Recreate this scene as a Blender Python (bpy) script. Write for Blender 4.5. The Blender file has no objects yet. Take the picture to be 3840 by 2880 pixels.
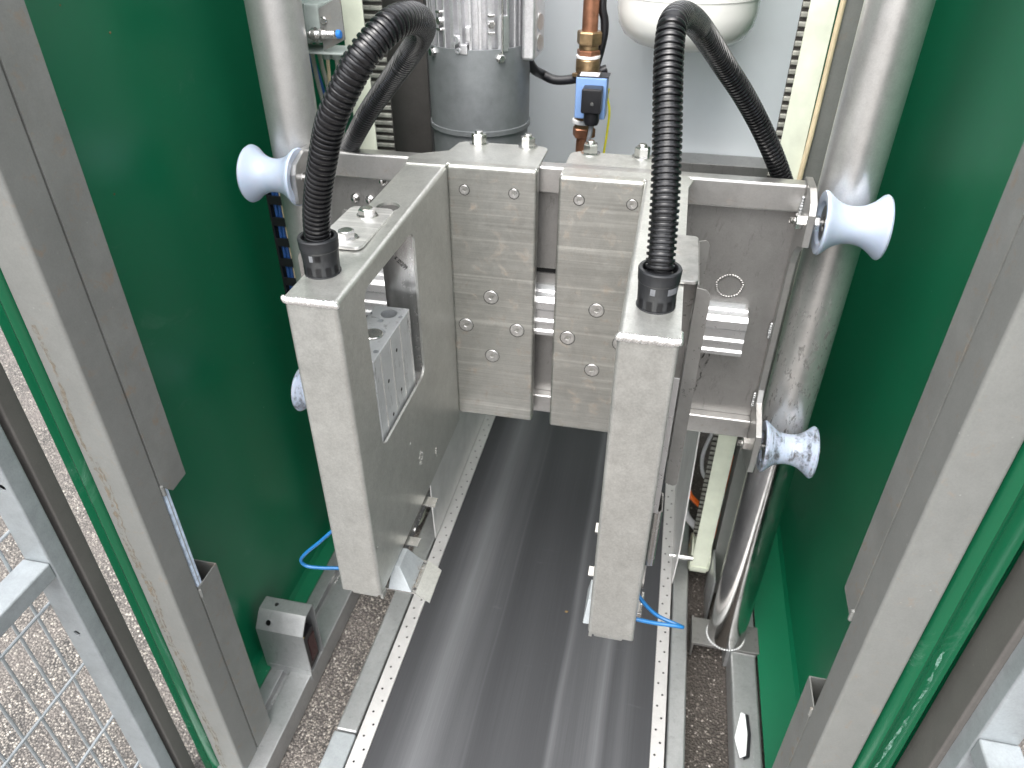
import bpy, bmesh, math, random
from mathutils import Vector, Matrix
random.seed(7)
PI = math.pi
sc = bpy.context.scene
COL = sc.collection
H = 1.46                      # camera height above the asphalt; coordinates below are relative to the camera

# ------------------------------------------------------------------ camera
FPX = 2729.518
CR = Vector((0.97797803, 0.20869661, 0.00216789))
CD = Vector((0.12163384, -0.56148882, -0.81849589))
CF = Vector((-0.16960007, 0.80073468, -0.5745083))
cam_d = bpy.data.cameras.new("camera"); cam = bpy.data.objects.new("camera", cam_d); COL.objects.link(cam)
cam_d.sensor_width = 36; cam_d.lens = FPX / 3840 * 36
cam_d.clip_start = 0.01; cam_d.clip_end = 500
M = Matrix(((CR.x, -CD.x, -CF.x), (CR.y, -CD.y, -CF.y), (CR.z, -CD.z, -CF.z)))
cam.matrix_world = Matrix.Translation((0, 0, H)) @ M.to_4x4()
cam_d.dof.use_dof = True; cam_d.dof.focus_distance = 0.85; cam_d.dof.aperture_fstop = 9.0
sc.camera = cam
sc.render.resolution_x = 1024; sc.render.resolution_y = 768

# ------------------------------------------------------------------ sky, sun, exposure
w = bpy.data.worlds.new("World"); sc.world = w; w.use_nodes = True
nt = w.node_tree; nt.nodes.clear()
SUN_EL, SUN_AZ = math.radians(62), math.radians(192)
sky = nt.nodes.new("ShaderNodeTexSky"); sky.sky_type = 'NISHITA'; sky.sun_disc = False
sky.sun_elevation = SUN_EL; sky.sun_rotation = SUN_AZ; sky.dust_density = 4.0; sky.air_density = 1.0
hs = nt.nodes.new("ShaderNodeHueSaturation"); hs.inputs['Saturation'].default_value = 0.22
bg = nt.nodes.new("ShaderNodeBackground"); bg.inputs[1].default_value = 0.15
out = nt.nodes.new("ShaderNodeOutputWorld")
nt.links.new(sky.outputs[0], hs.inputs['Color']); nt.links.new(hs.outputs[0], bg.inputs[0]); nt.links.new(bg.outputs[0], out.inputs[0])
sd = bpy.data.lights.new("sun", 'SUN'); sun = bpy.data.objects.new("sun", sd); COL.objects.link(sun)
sd.energy = 0.6; sd.angle = math.radians(60); sd.color = (1.0, 0.965, 0.92)
dv = Vector((math.sin(SUN_AZ) * math.cos(SUN_EL), math.cos(SUN_AZ) * math.cos(SUN_EL), math.sin(SUN_EL)))
sun.rotation_euler = dv.to_track_quat('Z', 'Y').to_euler(); sun.location = dv * 30
sc.view_settings.view_transform = 'Standard'; sc.view_settings.look = 'None'
sc.view_settings.exposure = 1.9; sc.view_settings.gamma = 1.0

# ------------------------------------------------------------------ materials
def new_mat(name):
    m = bpy.data.materials.new(name); m.use_nodes = True
    n = m.node_tree.nodes; l = m.node_tree.links
    return m, n, l, n["Principled BSDF"]
def coords(n, l, scale=(1, 1, 1), kind='Object', rot=(0, 0, 0)):
    tc = n.new("ShaderNodeTexCoord"); mp = n.new("ShaderNodeMapping")
    mp.inputs['Scale'].default_value = scale; mp.inputs['Rotation'].default_value = rot
    l.new(tc.outputs[kind], mp.inputs[0]); return mp.outputs[0]
def noise(n, l, vec, scale, detail=4, rough=.55, dist=0):
    t = n.new("ShaderNodeTexNoise"); t.inputs['Scale'].default_value = scale
    t.inputs['Detail'].default_value = detail; t.inputs['Roughness'].default_value = rough
    t.inputs['Distortion'].default_value = dist
    l.new(vec, t.inputs['Vector']); return t.outputs['Fac']
def ramp(n, l, fac, stops):
    r = n.new("ShaderNodeValToRGB"); e = r.color_ramp.elements
    while len(e) > 1: e.remove(e[-1])
    e[0].position = stops[0][0]; e[0].color = _c(stops[0][1])
    for p, c in stops[1:]:
        k = e.new(p); k.color = _c(c)
    l.new(fac, r.inputs[0]); return r.outputs[0]
def _c(c):
    if isinstance(c, (int, float)): return (c, c, c, 1)
    return (c[0], c[1], c[2], 1)
def mix(n, l, fac, a, b, mode='MIX'):
    m = n.new("ShaderNodeMix"); m.data_type = 'RGBA'; m.blend_type = mode
    for s, v in ((0, fac), (6, a), (7, b)):
        if hasattr(v, 'node'): l.new(v, m.inputs[s])
        else: m.inputs[s].default_value = v if s == 0 else _c(v)
    return m.outputs[2]
def mth(n, l, op, a, b=0.0):
    m = n.new("ShaderNodeMath"); m.operation = op
    for i, v in enumerate((a, b)):
        if hasattr(v, 'node'): l.new(v, m.inputs[i])
        else: m.inputs[i].default_value = v
    return m.outputs[0]
def bump(n, l, p, h, strength, dist=.001):
    b = n.new("ShaderNodeBump"); b.inputs['Strength'].default_value = strength; b.inputs['Distance'].default_value = dist
    l.new(h, b.inputs['Height']); l.new(b.outputs[0], p.inputs['Normal'])

def steel(name, base=.5, tint=(1, .985, .96), rough=.36, metal=.9, blotch=.18, grain=.5, brush=None, rust=0.0, dirt=0.0, specks=.5, blotch_scale=14, zfade=False):
    m, n, l, p = new_mat(name)
    v = coords(n, l)
    big = noise(n, l, v, blotch_scale, 5, .6)
    fine = noise(n, l, v, 420, 3, .7)
    mid = noise(n, l, v, 80, 8, .8, .4)
    k = mth(n, l, 'ADD', mth(n, l, 'MULTIPLY', mth(n, l, 'SUBTRACT', big, .5), blotch * 2.2), 1.0)
    k = mth(n, l, 'ADD', k, mth(n, l, 'MULTIPLY', mth(n, l, 'SUBTRACT', fine, .5), .55 * grain))
    k = mth(n, l, 'ADD', k, mth(n, l, 'MULTIPLY', mth(n, l, 'SUBTRACT', mid, .5), .75 * grain))
    hgt = fine
    r0 = mth(n, l, 'ADD', rough, mth(n, l, 'MULTIPLY', mth(n, l, 'SUBTRACT', mid, .5), .25))
    if brush:
        bv = coords(n, l, brush)
        bn = noise(n, l, bv, 1.0, 5, .75)
        k = mth(n, l, 'ADD', k, mth(n, l, 'MULTIPLY', mth(n, l, 'SUBTRACT', bn, .5), .8))
        bv2 = coords(n, l, tuple(b * .22 for b in brush))
        b2 = noise(n, l, bv2, 1.0, 3, .6)
        st = ramp(n, l, b2, [(.56, 0.0), (.72, 1.0)])
        k = mth(n, l, 'ADD', k, mth(n, l, 'MULTIPLY', st, .45))
        r0 = mth(n, l, 'ADD', r0, mth(n, l, 'MULTIPLY', mth(n, l, 'SUBTRACT', bn, .5), .2))
        hgt = mth(n, l, 'ADD', fine, bn)
    if specks:
        vo = n.new("ShaderNodeTexVoronoi"); vo.inputs['Scale'].default_value = 90; l.new(v, vo.inputs['Vector'])
        vo.inputs['Randomness'].default_value = 1
        sp = ramp(n, l, vo.outputs['Distance'], [(.05, 1.0), (.12, 0.0)])
        gate = ramp(n, l, noise(n, l, v, 30, 2), [(.58, 0.0), (.66, 1.0)])
        k = mth(n, l, 'ADD', k, mth(n, l, 'MULTIPLY', mth(n, l, 'MULTIPLY', sp, gate), .5 * specks))
    rgb = n.new("ShaderNodeCombineColor")
    for i in range(3): l.new(mth(n, l, 'MULTIPLY', k, base * tint[i]), rgb.inputs[i])
    col = rgb.outputs[0]; mt = metal
    if dirt:
        d = ramp(n, l, noise(n, l, coords(n, l, (3, 3, 1)), 40 if zfade else 22, 8, .75, .4), [(.54 if zfade else .56, 0.0), (.60 if zfade else .68, dirt)])
        if zfade:      # grime only where the lower roller runs
            tc = n.new("ShaderNodeTexCoord"); sp_ = n.new("ShaderNodeSeparateXYZ"); l.new(tc.outputs['Object'], sp_.inputs[0])
            d = mth(n, l, 'MULTIPLY', d, ramp(n, l, sp_.outputs[2], [(.50, 0.0), (.58, 1.0), (.82, .8), (.96, 0.0)]))
        col = mix(n, l, d, col, (.035, .03, .026)); mt = mth(n, l, 'SUBTRACT', metal, mth(n, l, 'MULTIPLY', d, .7))
    if rust:
        d = ramp(n, l, noise(n, l, v, 42, 9, .74, .5), [(.60 - .05 * rust, 0.0), (.78 - .05 * rust, .6)])
        col = mix(n, l, d, col, (.26, .165, .09))
        mt = mth(n, l, 'MULTIPLY', mt, mth(n, l, 'SUBTRACT', 1.0, mth(n, l, 'MULTIPLY', d, .8)))
        r0 = mth(n, l, 'ADD', r0, mth(n, l, 'MULTIPLY', d, .3))
    l.new(col, p.inputs['Base Color'])
    if hasattr(mt, 'node'): l.new(mt, p.inputs['Metallic'])
    else: p.inputs['Metallic'].default_value = mt
    l.new(r0, p.inputs['Roughness'])
    bump(n, l, p, hgt, .25, .0002)
    return m
def plain(name, c, rough=.4, metal=0, var=.12, scale=40, bstr=.1, coat=0):
    m, n, l, p = new_mat(name)
    v = coords(n, l); f = noise(n, l, v, scale, 5, .6)
    col = mix(n, l, ramp(n, l, f, [(.3, 0.0), (.7, 1.0)]), [x * (1 - var) for x in c], [min(1, x * (1 + var)) for x in c])
    l.new(col, p.inputs['Base Color']); p.inputs['Metallic'].default_value = metal
    l.new(mth(n, l, 'ADD', rough, mth(n, l, 'MULTIPLY', mth(n, l, 'SUBTRACT', f, .5), .15)), p.inputs['Roughness'])
    p.inputs['Coat Weight'].default_value = coat
    if bstr: bump(n, l, p, noise(n, l, v, scale * 8, 3), bstr, .0003)
    return m
MT = {}
MT['arm'] = steel('bead_blasted_steel', .56, tint=(.985, .99, .94), rough=.40, metal=.85, blotch=.16, grain=.8, specks=.6)
MT['plate'] = steel('brushed_plate_steel', .45, tint=(.99, .99, .93), rough=.36, metal=.88, brush=(6, 30, 420), rust=1.3, blotch=.2)
MT['inner'] = steel('smooth_sheet_steel', .50, rough=.24, metal=.92, blotch=.16, grain=.35, brush=(60, 60, 3), specks=.3)
MT['beam'] = steel('beam_steel', .49, rough=.34, metal=.88, rust=.7, blotch=.18)
MT['sheet'] = steel('dull_sheet_steel', .31, tint=(1, .98, .95), rough=.42, metal=.8, dirt=.45, blotch=.2, specks=.2)
MT['tube'] = steel('guide_tube_steel', .54, rough=.42, metal=.75, blotch=.1, grain=.5, specks=0)
MT['tube_d'] = steel('worn_guide_tube_steel', .66, rough=.34, metal=.8, blotch=.14, grain=.5, dirt=.9, specks=0, zfade=True)
MT['tube_p'] = steel('polished_tube_foot', .55, rough=.16, metal=1, blotch=.3, grain=.3, dirt=.3, specks=0)
MT['skirt'] = steel('grey_skirt_steel', .78, rough=.5, metal=.45, blotch=.2, grain=.3, specks=.1)
MT['strip_s'] = steel('perforated_strip_steel', .62, tint=(1,.98,.96), rough=.45, metal=.5, blotch=.15, grain=.4, specks=.1)
MT['post'] = steel('dull_post_steel', .185, tint=(.985, 1, .94), rough=.6, metal=.12, blotch=.14, grain=.5, rust=.55, specks=.9)
MT['postcover'] = steel('dark_cover_steel', .19, tint=(.985, 1, .94), rough=.55, metal=.12, blotch=.25, rust=1.0, specks=.7)
MT['outer'] = steel('brown_upright_steel', .115, tint=(1, .93, .86), rough=.6, metal=.12, blotch=.2, grain=.6, specks=.9)
MT['frame'] = steel('floor_frame_steel', .46, tint=(.98, 1, 1), rough=.45, metal=.8, blotch=.2, grain=.6, dirt=.25)
MT['galv'] = steel('galvanised_steel', .37, tint=(.93, 1, 1.03), rough=.5, metal=.45, blotch=.22, grain=.6, blotch_scale=30, specks=.3)
MT['zinc'] = steel('zinc_grey_sheet', .25, tint=(.94, 1, 1.03), rough=.45, metal=.55, blotch=.3, blotch_scale=20, specks=.1, grain=.3)
MT['screwm'] = steel('satin_screw_steel', .55, rough=.3, metal=.85, blotch=.3, blotch_scale=200, grain=.4, specks=0)
MT['bright'] = steel('bright_bolt_steel', .66, rough=.24, metal=1, blotch=.1, grain=.3, specks=0)
MT['alu'] = steel('anodised_aluminium', .56, tint=(1, 1, 1.01), rough=.30, metal=.8, blotch=.05, grain=.15, specks=0)
MT['cylalu'] = steel('grey_aluminium_block', .56, tint=(.97, 1, 1.02), rough=.4, metal=.6, blotch=.2, grain=.4, rust=0, dirt=.8, specks=0)
MT['guard'] = steel('polished_guard_steel', .30, tint=(1, .97, .93), rough=.3, metal=.6, blotch=.3, blotch_scale=30, grain=0, specks=0)
MT['toppl'] = steel('brushed_cover_plate', .66, rough=.34, metal=.75, brush=(8, 500, 500), blotch=.1)
MT['topplr'] = steel('stained_cover_plate', .46, rough=.34, metal=.85, blotch=.4, blotch_scale=60, rust=.9)
MT['cast'] = steel('cast_aluminium', .72, tint=(1, 1, 1.02), rough=.36, metal=.85, blotch=.15, grain=.8, specks=0)
MT['weld'] = steel('weld_bead_metal', .85, rough=.22, metal=.85, blotch=.05, grain=.3, specks=0)
MT['dark_col'] = steel('dark_brown_steel', .10, tint=(1, .94, .88), rough=.5, metal=.6, blotch=.3)
MT['hose'] = plain('black_corrugated_plastic', (.009, .009, .010), .24, 0, .3, 30, .1)
MT['fit'] = plain('black_fitting_plastic', (.013, .014, .016), .42, 0, .3, 60, .3)
MT['fitl'] = plain('grey_fitting_insert', (.28, .29, .31), .35, 0, .25, 60, .2)
MT['blackp'] = plain('black_plastic', (.012, .012, .014), .35)
MT['blackc'] = plain('black_cable', (.010, .010, .012), .4)
MT['hole'] = plain('recess_shade_black', (.006, .006, .006), .9, bstr=0)  # near-black colour stands in for the shade inside holes, sockets and gaps
MT['cream'] = plain('cream_belt_plastic', (.64, .67, .55), .5, 0, .10, 25, .1)
MT['creamd'] = plain('soiled_cream_belt', (.50, .53, .42), .5, 0, .35, 60, .1)
MT['tooth'] = plain('belt_tooth_grey', (.34, .34, .30), .4, 0, .35, 80, .1)
MT['beltback'] = plain('belt_back_dark', (.05, .045, .04), .6, 0, .4, 60, .1)
MT['tank'] = plain('white_tank_enamel', (.78, .78, .74), .22, 0, .02, 8, 0, coat=.3)
MT['panel'] = plain('light_grey_panel', (.72, .76, .79), .38, .15, .05, 5, .05)
MT['copper'] = plain('aged_copper', (.42, .20, .12), .38, .8, .25, 60, .3)
MT['brass'] = plain('aged_brass', (.34, .235, .13), .36, .8, .35, 70, .3)
MT['white'] = plain('white_sealing_tape', (.80, .80, .80), .5)
MT['coil'] = plain('blue_coil_plastic', (.20, .33, .60), .38, 0, .08, 30, .05)
MT['blueh'] = plain('blue_air_hose', (.006, .095, .25), .3, 0, .12, 30, 0)
MT['bluecap'] = plain('blue_sensor_cap', (.03, .20, .62), .35)
MT['orange'] = plain('orange_cable', (.70, .13, .015), .4)
MT['whitec'] = plain('white_cable', (.62, .62, .64), .4)
MT['creamc'] = plain('cream_cable', (.60, .50, .33), .4)
MT['greyc'] = plain('grey_cable', (.34, .33, .29), .45)
MT['bluec'] = plain('dark_blue_cable', (.02, .08, .26), .4)
MT['boxgrey'] = plain('grey_box_plastic', (.33, .37, .35), .45)
MT['yel'] = plain('yellow_green_wire', (.62, .60, .02), .4)
MT['red'] = plain('dark_red_lens', (.03, .003, .006), .2)
MT['gold'] = plain('gold_label', (.55, .42, .16), .4)
MT['strip'] = plain('blue_white_strip', (.55, .64, .76), .4, 0, .3, 90, .1)
MT['mirror'] = plain('white_reflector', (.80, .82, .82), .15)
MT['ink'] = plain('black_marker_ink', (.02, .02, .018), .6, bstr=0)
MT['mud'] = plain('dry_grass_dirt', (.16, .11, .05), .9, 0, .5, 200, .8)

def mk_roller(name, dirty):
    m, n, l, p = new_mat(name); v = coords(n, l)
    base = mix(n, l, noise(n, l, v, 30), (.40, .47, .60), (.51, .57, .67))
    rings = noise(n, l, coords(n, l, (260, 30, 30) if not dirty else (120, 20, 20)), 1.0, 6, .7, .4)
    lo, hi = ((.45, .55) if dirty else (.62, .68))
    d = ramp(n, l, rings, [(lo, 0.0), (hi, .92)])
    d2 = ramp(n, l, noise(n, l, v, 120 if not dirty else 60, 8, .75), [(.42 if dirty else .62, 0.0), (.60 if dirty else .68, 1.0)])
    dd = mth(n, l, 'MULTIPLY', d, d2)
    col = mix(n, l, dd, base, (.05, .045, .04))
    l.new(col, p.inputs['Base Color']); p.inputs['Roughness'].default_value = .33
    p.inputs['Subsurface Weight'].default_value = .12; p.inputs['Subsurface Scale'].default_value = .01
    return m
MT['roll'] = mk_roller('pale_blue_plastic', 0); MT['rolld'] = mk_roller('dirty_pale_blue_plastic', 1)

def mk_green(name, c1=(.004, .125, .056), rough=.33):
    m, n, l, p = new_mat(name); v = coords(n, l)
    f = noise(n, l, v, 3.0, 4); 
    col = mix(n, l, f, [x * .85 for x in c1], [x * 1.2 for x in c1])
    vo = n.new("ShaderNodeTexVoronoi"); vo.inputs['Scale'].default_value = 26; l.new(v, vo.inputs['Vector'])
    sp = ramp(n, l, vo.outputs['Distance'], [(.02, .6), (.045, 0.0)])
    g = ramp(n, l, noise(n, l, v, 9, 2), [(.5, 0.0), (.6, 1.0)])
    col = mix(n, l, mth(n, l, 'MULTIPLY', sp, g), col, (.35, .42, .38))
    sm = ramp(n, l, noise(n, l, v, 5, 8, .75, 1.2), [(.60, 0.0), (.72, .13)])
    col = mix(n, l, sm, col, (.30, .42, .36))
    l.new(col, p.inputs['Base Color'])
    r = mth(n, l, 'ADD', rough, mth(n, l, 'MULTIPLY', sm, 1.0)); l.new(r, p.inputs['Roughness'])
    p.inputs['Specular IOR Level'].default_value = .55
    bump(n, l, p, noise(n, l, v, 4.0, 1), .12, .02)
    return m
MT['green'] = mk_green('green_gloss_paint'); MT['greent'] = mk_green('green_trim_paint', (.003, .085, .036), .20)

def mk_belt():
    m, n, l, p = new_mat('black_rubber_belt')
    tc = n.new("ShaderNodeTexCoord"); sep = n.new("ShaderNodeSeparateXYZ"); l.new(tc.outputs['Object'], sep.inputs[0])
    wob = noise(n, l, coords(n, l, (1, 1, 1)), 2.2, 2)
    x = mth(n, l, 'ADD', mth(n, l, 'SUBTRACT', sep.outputs[0], .16), mth(n, l, 'MULTIPLY', mth(n, l, 'SUBTRACT', wob, .5), .015))
    def band(c, wd, amp, soft=1):
        d = mth(n, l, 'DIVIDE', mth(n, l, 'ABSOLUTE', mth(n, l, 'SUBTRACT', x, c)), wd)
        g = mth(n, l, 'SUBTRACT', 1.0, d); g = mth(n, l, 'MAXIMUM', g, 0.0)
        g = mth(n, l, 'POWER', g, 1.15)
        return mth(n, l, 'MULTIPLY', g, amp)
    s = band(-.338, .055, .60)
    for c, wd, a in ((-.305, .07, .22), (-.262, .04, .14), (-.243, .004, .14), (-.079, .012, .35), (-.068, .03, .16), (.006, .020, .42), (-.02, .05, .22), (.05, .03, .2), (-.385, .02, .12), (-.17, .05, .06)):
        s = mth(n, l, 'ADD', s, band(c, wd, a))
    st = noise(n, l, coords(n, l, (420, 3, 1)), 1.0, 5, .7)
    wear = noise(n, l, coords(n, l, (3, 1.2, 1)), 2.2, 4)
    s = mth(n, l, 'MULTIPLY', s, mth(n, l, 'ADD', .6, mth(n, l, 'MULTIPLY', st, .7)))
    s = mth(n, l, 'MULTIPLY', s, mth(n, l, 'ADD', .6, mth(n, l, 'MULTIPLY', wear, .8)))
    s = mth(n, l, 'ADD', s, mth(n, l, 'MULTIPLY', mth(n, l, 'SUBTRACT', st, .45), .24))
    weave = noise(n, l, coords(n, l, (500, 900, 1)), 1.0, 2, .6)
    s = mth(n, l, 'ADD', s, mth(n, l, 'MULTIPLY', mth(n, l, 'SUBTRACT', weave, .5), .10))
    sm = ramp(n, l, noise(n, l, coords(n, l, (1, 5, 1)), 9, 6, .7), [(.66, 0.0), (.8, .25)])
    s = mth(n, l, 'ADD', s, sm)
    s = mth(n, l, 'MAXIMUM', mth(n, l, 'MINIMUM', s, 1.0), 0.0)
    col = mix(n, l, s, (.042, .043, .046), (.155, .158, .165))
    l.new(col, p.inputs['Base Color']); p.inputs['Roughness'].default_value = .5
    p.inputs['Specular IOR Level'].default_value = .3
    bump(n, l, p, weave, .25, .0003)
    return m
MT['belt'] = mk_belt()

def mk_asphalt():
    m, n, l, p = new_mat('weathered_asphalt')
    v = coords(n, l)
    vo = n.new("ShaderNodeTexVoronoi"); vo.inputs['Scale'].default_value = 210; l.new(v, vo.inputs['Vector'])
    vo2 = n.new("ShaderNodeTexVoronoi"); vo2.inputs['Scale'].default_value = 80; l.new(v, vo2.inputs['Vector'])
    cell = n.new("ShaderNodeSeparateColor"); l.new(vo.outputs['Color'], cell.inputs[0])
    cell2 = n.new("ShaderNodeSeparateColor"); l.new(vo2.outputs['Color'], cell2.inputs[0])
    stone = ramp(n, l, cell.outputs[0], [(0, (.11, .10, .09)), (.35, (.17, .155, .14)), (.65, (.25, .225, .20)), (.85, (.36, .32, .28)), (1, (.55, .51, .45))])
    gap = ramp(n, l, vo.outputs['Distance'], [(.25, 1.0), (.62, 0.0)])
    c = mix(n, l, gap, (.045, .042, .04), stone)
    big = ramp(n, l, vo2.outputs['Distance'], [(.15, 1.0), (.34, 0.0)])
    gate = ramp(n, l, cell2.outputs[1], [(.78, 0.0), (.82, 1.0)])
    c = mix(n, l, mth(n, l, 'MULTIPLY', big, gate), c, (.60, .55, .47))
    t = ramp(n, l, noise(n, l, v, 6, 4), [(.35, 0.0), (.65, .5)])
    c = mix(n, l, t, c, (.19, .165, .15))
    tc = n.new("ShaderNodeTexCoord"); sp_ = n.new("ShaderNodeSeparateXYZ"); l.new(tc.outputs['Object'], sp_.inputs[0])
    dark_band = mth(n, l, 'MULTIPLY', ramp(n, l, sp_.outputs[0], [(.0, 0.0), (.12, 1.0)]), ramp(n, l, sp_.outputs[0], [(.36, 1.0), (.42, 0.0)]))
    c = mix(n, l, mth(n, l, 'MULTIPLY', dark_band, .72), c, (.035, .028, .022))     # ground turned dark brown in a band along the right side
    l.new(c, p.inputs['Base Color']); p.inputs['Roughness'].default_value = .85
    h = mth(n, l, 'SUBTRACT', 1.0, vo.outputs['Distance'])
    bump(n, l, p, mth(n, l, 'ADD', h, mth(n, l, 'MULTIPLY', mth(n, l, 'MULTIPLY', big, gate), .8)), .9, .004)
    return m
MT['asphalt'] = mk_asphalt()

# ------------------------------------------------------------------ mesh helpers (relative coordinates)
def W(u, v, ax, val):
    """point seen at (u,v) of a 2212-wide picture on the plane ax=val"""
    k = 3840 / 2212
    d = CR * ((u * k - 1920) / FPX) + CD * ((v * k - 1440) / FPX) + CF
    return d * (val / d['XYZ'.index(ax)])
def Wd(u, v, depth):
    k = 3840 / 2212
    return (CR * ((u * k - 1920) / FPX) + CD * ((v * k - 1440) / FPX) + CF) * depth
def box(bm, x0, x1, y0, y1, z0, z1, bev=0, seg=2):
    t = bmesh.new()
    vs = [t.verts.new(p) for p in ((x0, y0, z0), (x1, y0, z0), (x1, y1, z0), (x0, y1, z0), (x0, y0, z1), (x1, y0, z1), (x1, y1, z1), (x0, y1, z1))]
    for f in ((0, 3, 2, 1), (4, 5, 6, 7), (0, 1, 5, 4), (1, 2, 6, 5), (2, 3, 7, 6), (3, 0, 4, 7)): t.faces.new([vs[i] for i in f])
    if bev: bmesh.ops.bevel(t, geom=t.edges[:], offset=bev, segments=seg, affect='EDGES', profile=.5)
    join(bm, t); return bm
def join(bm, t, mat=None):
    if mat is not None: bmesh.ops.transform(t, matrix=mat, verts=t.verts)
    me = bpy.data.meshes.new("tmp"); t.to_mesh(me); t.free(); bm.from_mesh(me); bpy.data.meshes.remove(me)
def B(*a, **k): return box(bmesh.new(), *a, **k)
def frame_of(d):
    d = d.normalized(); a = Vector((0, 0, 1)) if abs(d.z) < .9 else Vector((1, 0, 0))
    u = d.cross(a).normalized(); return u, d.cross(u).normalized()
def lathe(bm, o, axis, prof, seg=32, close=False, phase=0.0):
    o = Vector(o); d = Vector(axis).normalized(); u, v = frame_of(d)
    rings = []
    for t, r in prof:
        if r < 1e-6: rings.append([bm.verts.new(o + d * t)]); continue
        rings.append([bm.verts.new(o + d * t + (u * math.cos(2 * PI * i / seg + phase) + v * math.sin(2 * PI * i / seg + phase)) * r) for i in range(seg)])
    prs = list(zip(rings, rings[1:])) + ([(rings[-1], rings[0])] if close else [])
    for a, b in prs:
        for i in range(seg):
            j = (i + 1) % seg
            if len(a) == 1 and len(b) == 1: continue
            if len(a) == 1: bm.faces.new((a[0], b[j], b[i]))
            elif len(b) == 1: bm.faces.new((a[i], a[j], b[0]))
            else: bm.faces.new((a[i], a[j], b[j], b[i]))
    bmesh.ops.recalc_face_normals(bm, faces=bm.faces)
    return bm
def cyl(bm, p0, p1, r, seg=20, bev=0):
    p0 = Vector(p0); d = Vector(p1) - p0; L = d.length
    pr = [(0, 0), (0, r), (L, r), (L, 0)] if not bev else [(0, 0), (0, r - bev), (bev, r), (L - bev, r), (L, r - bev), (L, 0)]
    return lathe(bm, p0, d, pr, seg)
def prism(bm, pts, axis, a, b, bev=0, seg=2):
    """pts: 2-D outline; axis 'X': (y,z), 'Y': (x,z), 'Z': (x,y)"""
    t = bmesh.new()
    def P(p, k): return {'X': (k, p[0], p[1]), 'Y': (p[0], k, p[1]), 'Z': (p[0], p[1], k)}[axis]
    A = [t.verts.new(P(p, a)) for p in pts]; Bv = [t.verts.new(P(p, b)) for p in pts]
    t.faces.new(A); t.faces.new(Bv[::-1])
    for i in range(len(pts)):
        j = (i + 1) % len(pts); t.faces.new((A[i], A[j], Bv[j], Bv[i]))
    bmesh.ops.recalc_face_normals(t, faces=t.faces)
    if bev: bmesh.ops.bevel(t, geom=t.edges[:], offset=bev, segments=seg, affect='EDGES', profile=.5)
    join(bm, t); return bm
def rrect(a0, a1, b0, b1, r, n=5):
    o = []
    for cx, cy, s in ((a1 - r, b0 + r, -.5), (a1 - r, b1 - r, 0), (a0 + r, b1 - r, .5), (a0 + r, b0 + r, 1)):
        for i in range(n + 1):
            t = (s + .5 * i / n) * PI; o.append((cx + r * math.cos(t), cy + r * math.sin(t)))
    return o
def catmull(pts, n=8):
    pts = [Vector(p) for p in pts]; P = [pts[0] * 2 - pts[1]] + pts + [pts[-1] * 2 - pts[-2]]; o = []
    for i in range(1, len(P) - 2):
        for k in range(n):
            t = k / n; a, b, c, d = P[i - 1], P[i], P[i + 1], P[i + 2]
            o.append(.5 * ((2 * b) + (c - a) * t + (2 * a - 5 * b + 4 * c - d) * t * t + (3 * b - a - 3 * c + d) * t ** 3))
    o.append(pts[-1]); return o
def resample(path, step):
    o = [path[0].copy()]; acc = 0; last = path[0]
    for p in path[1:]:
        seg = (p - last).length
        while seg > 0 and acc + seg >= step:
            f = (step - acc) / seg; last = last.lerp(p, f); o.append(last.copy()); seg = (p - last).length; acc = 0
        acc += seg; last = p
    return o
def sweep(bm, path, radii, seg=12, cap=True):
    n = len(path); u = None; rings = []
    for i in range(n):
        t = (path[min(i + 1, n - 1)] - path[max(i - 1, 0)]).normalized()
        if u is None: u, _ = frame_of(t)
        u = (u - t * u.dot(t)).normalized(); v = t.cross(u)
        r = radii[i] if isinstance(radii, list) else radii
        rings.append([bm.verts.new(path[i] + (u * math.cos(2 * PI * k / seg) + v * math.sin(2 * PI * k / seg)) * r) for k in range(seg)])
    for a, b in zip(rings, rings[1:]):
        for k in range(seg): bm.faces.new((a[k], a[(k + 1) % seg], b[(k + 1) % seg], b[k]))
    if cap: bm.faces.new(rings[0][::-1]); bm.faces.new(rings[-1])
    bmesh.ops.recalc_face_normals(bm, faces=bm.faces)
    return bm
def tube(pts, r, seg=10, n=8): return sweep(bmesh.new(), catmull(pts, n), r, seg)
def boolean(bm, cutters, op='DIFFERENCE'):
    me = bpy.data.meshes.new("tmp"); bm.to_mesh(me); bm.free(); o = bpy.data.objects.new("tmp", me); COL.objects.link(o); tmp = [o]
    for c in cutters:
        cm = bpy.data.meshes.new("tmpc"); c.to_mesh(cm); c.free(); co = bpy.data.objects.new("tmpc", cm); COL.objects.link(co); tmp.append(co)
        md = o.modifiers.new("b", 'BOOLEAN'); md.operation = op; md.object = co; md.solver = 'EXACT'
    dg = bpy.context.evaluated_depsgraph_get(); dg.update()
    r = bmesh.new(); r.from_mesh(bpy.data.meshes.new_from_object(o.evaluated_get(dg)))
    for t in tmp: m_ = t.data; bpy.data.objects.remove(t); bpy.data.meshes.remove(m_)
    return r

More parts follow.
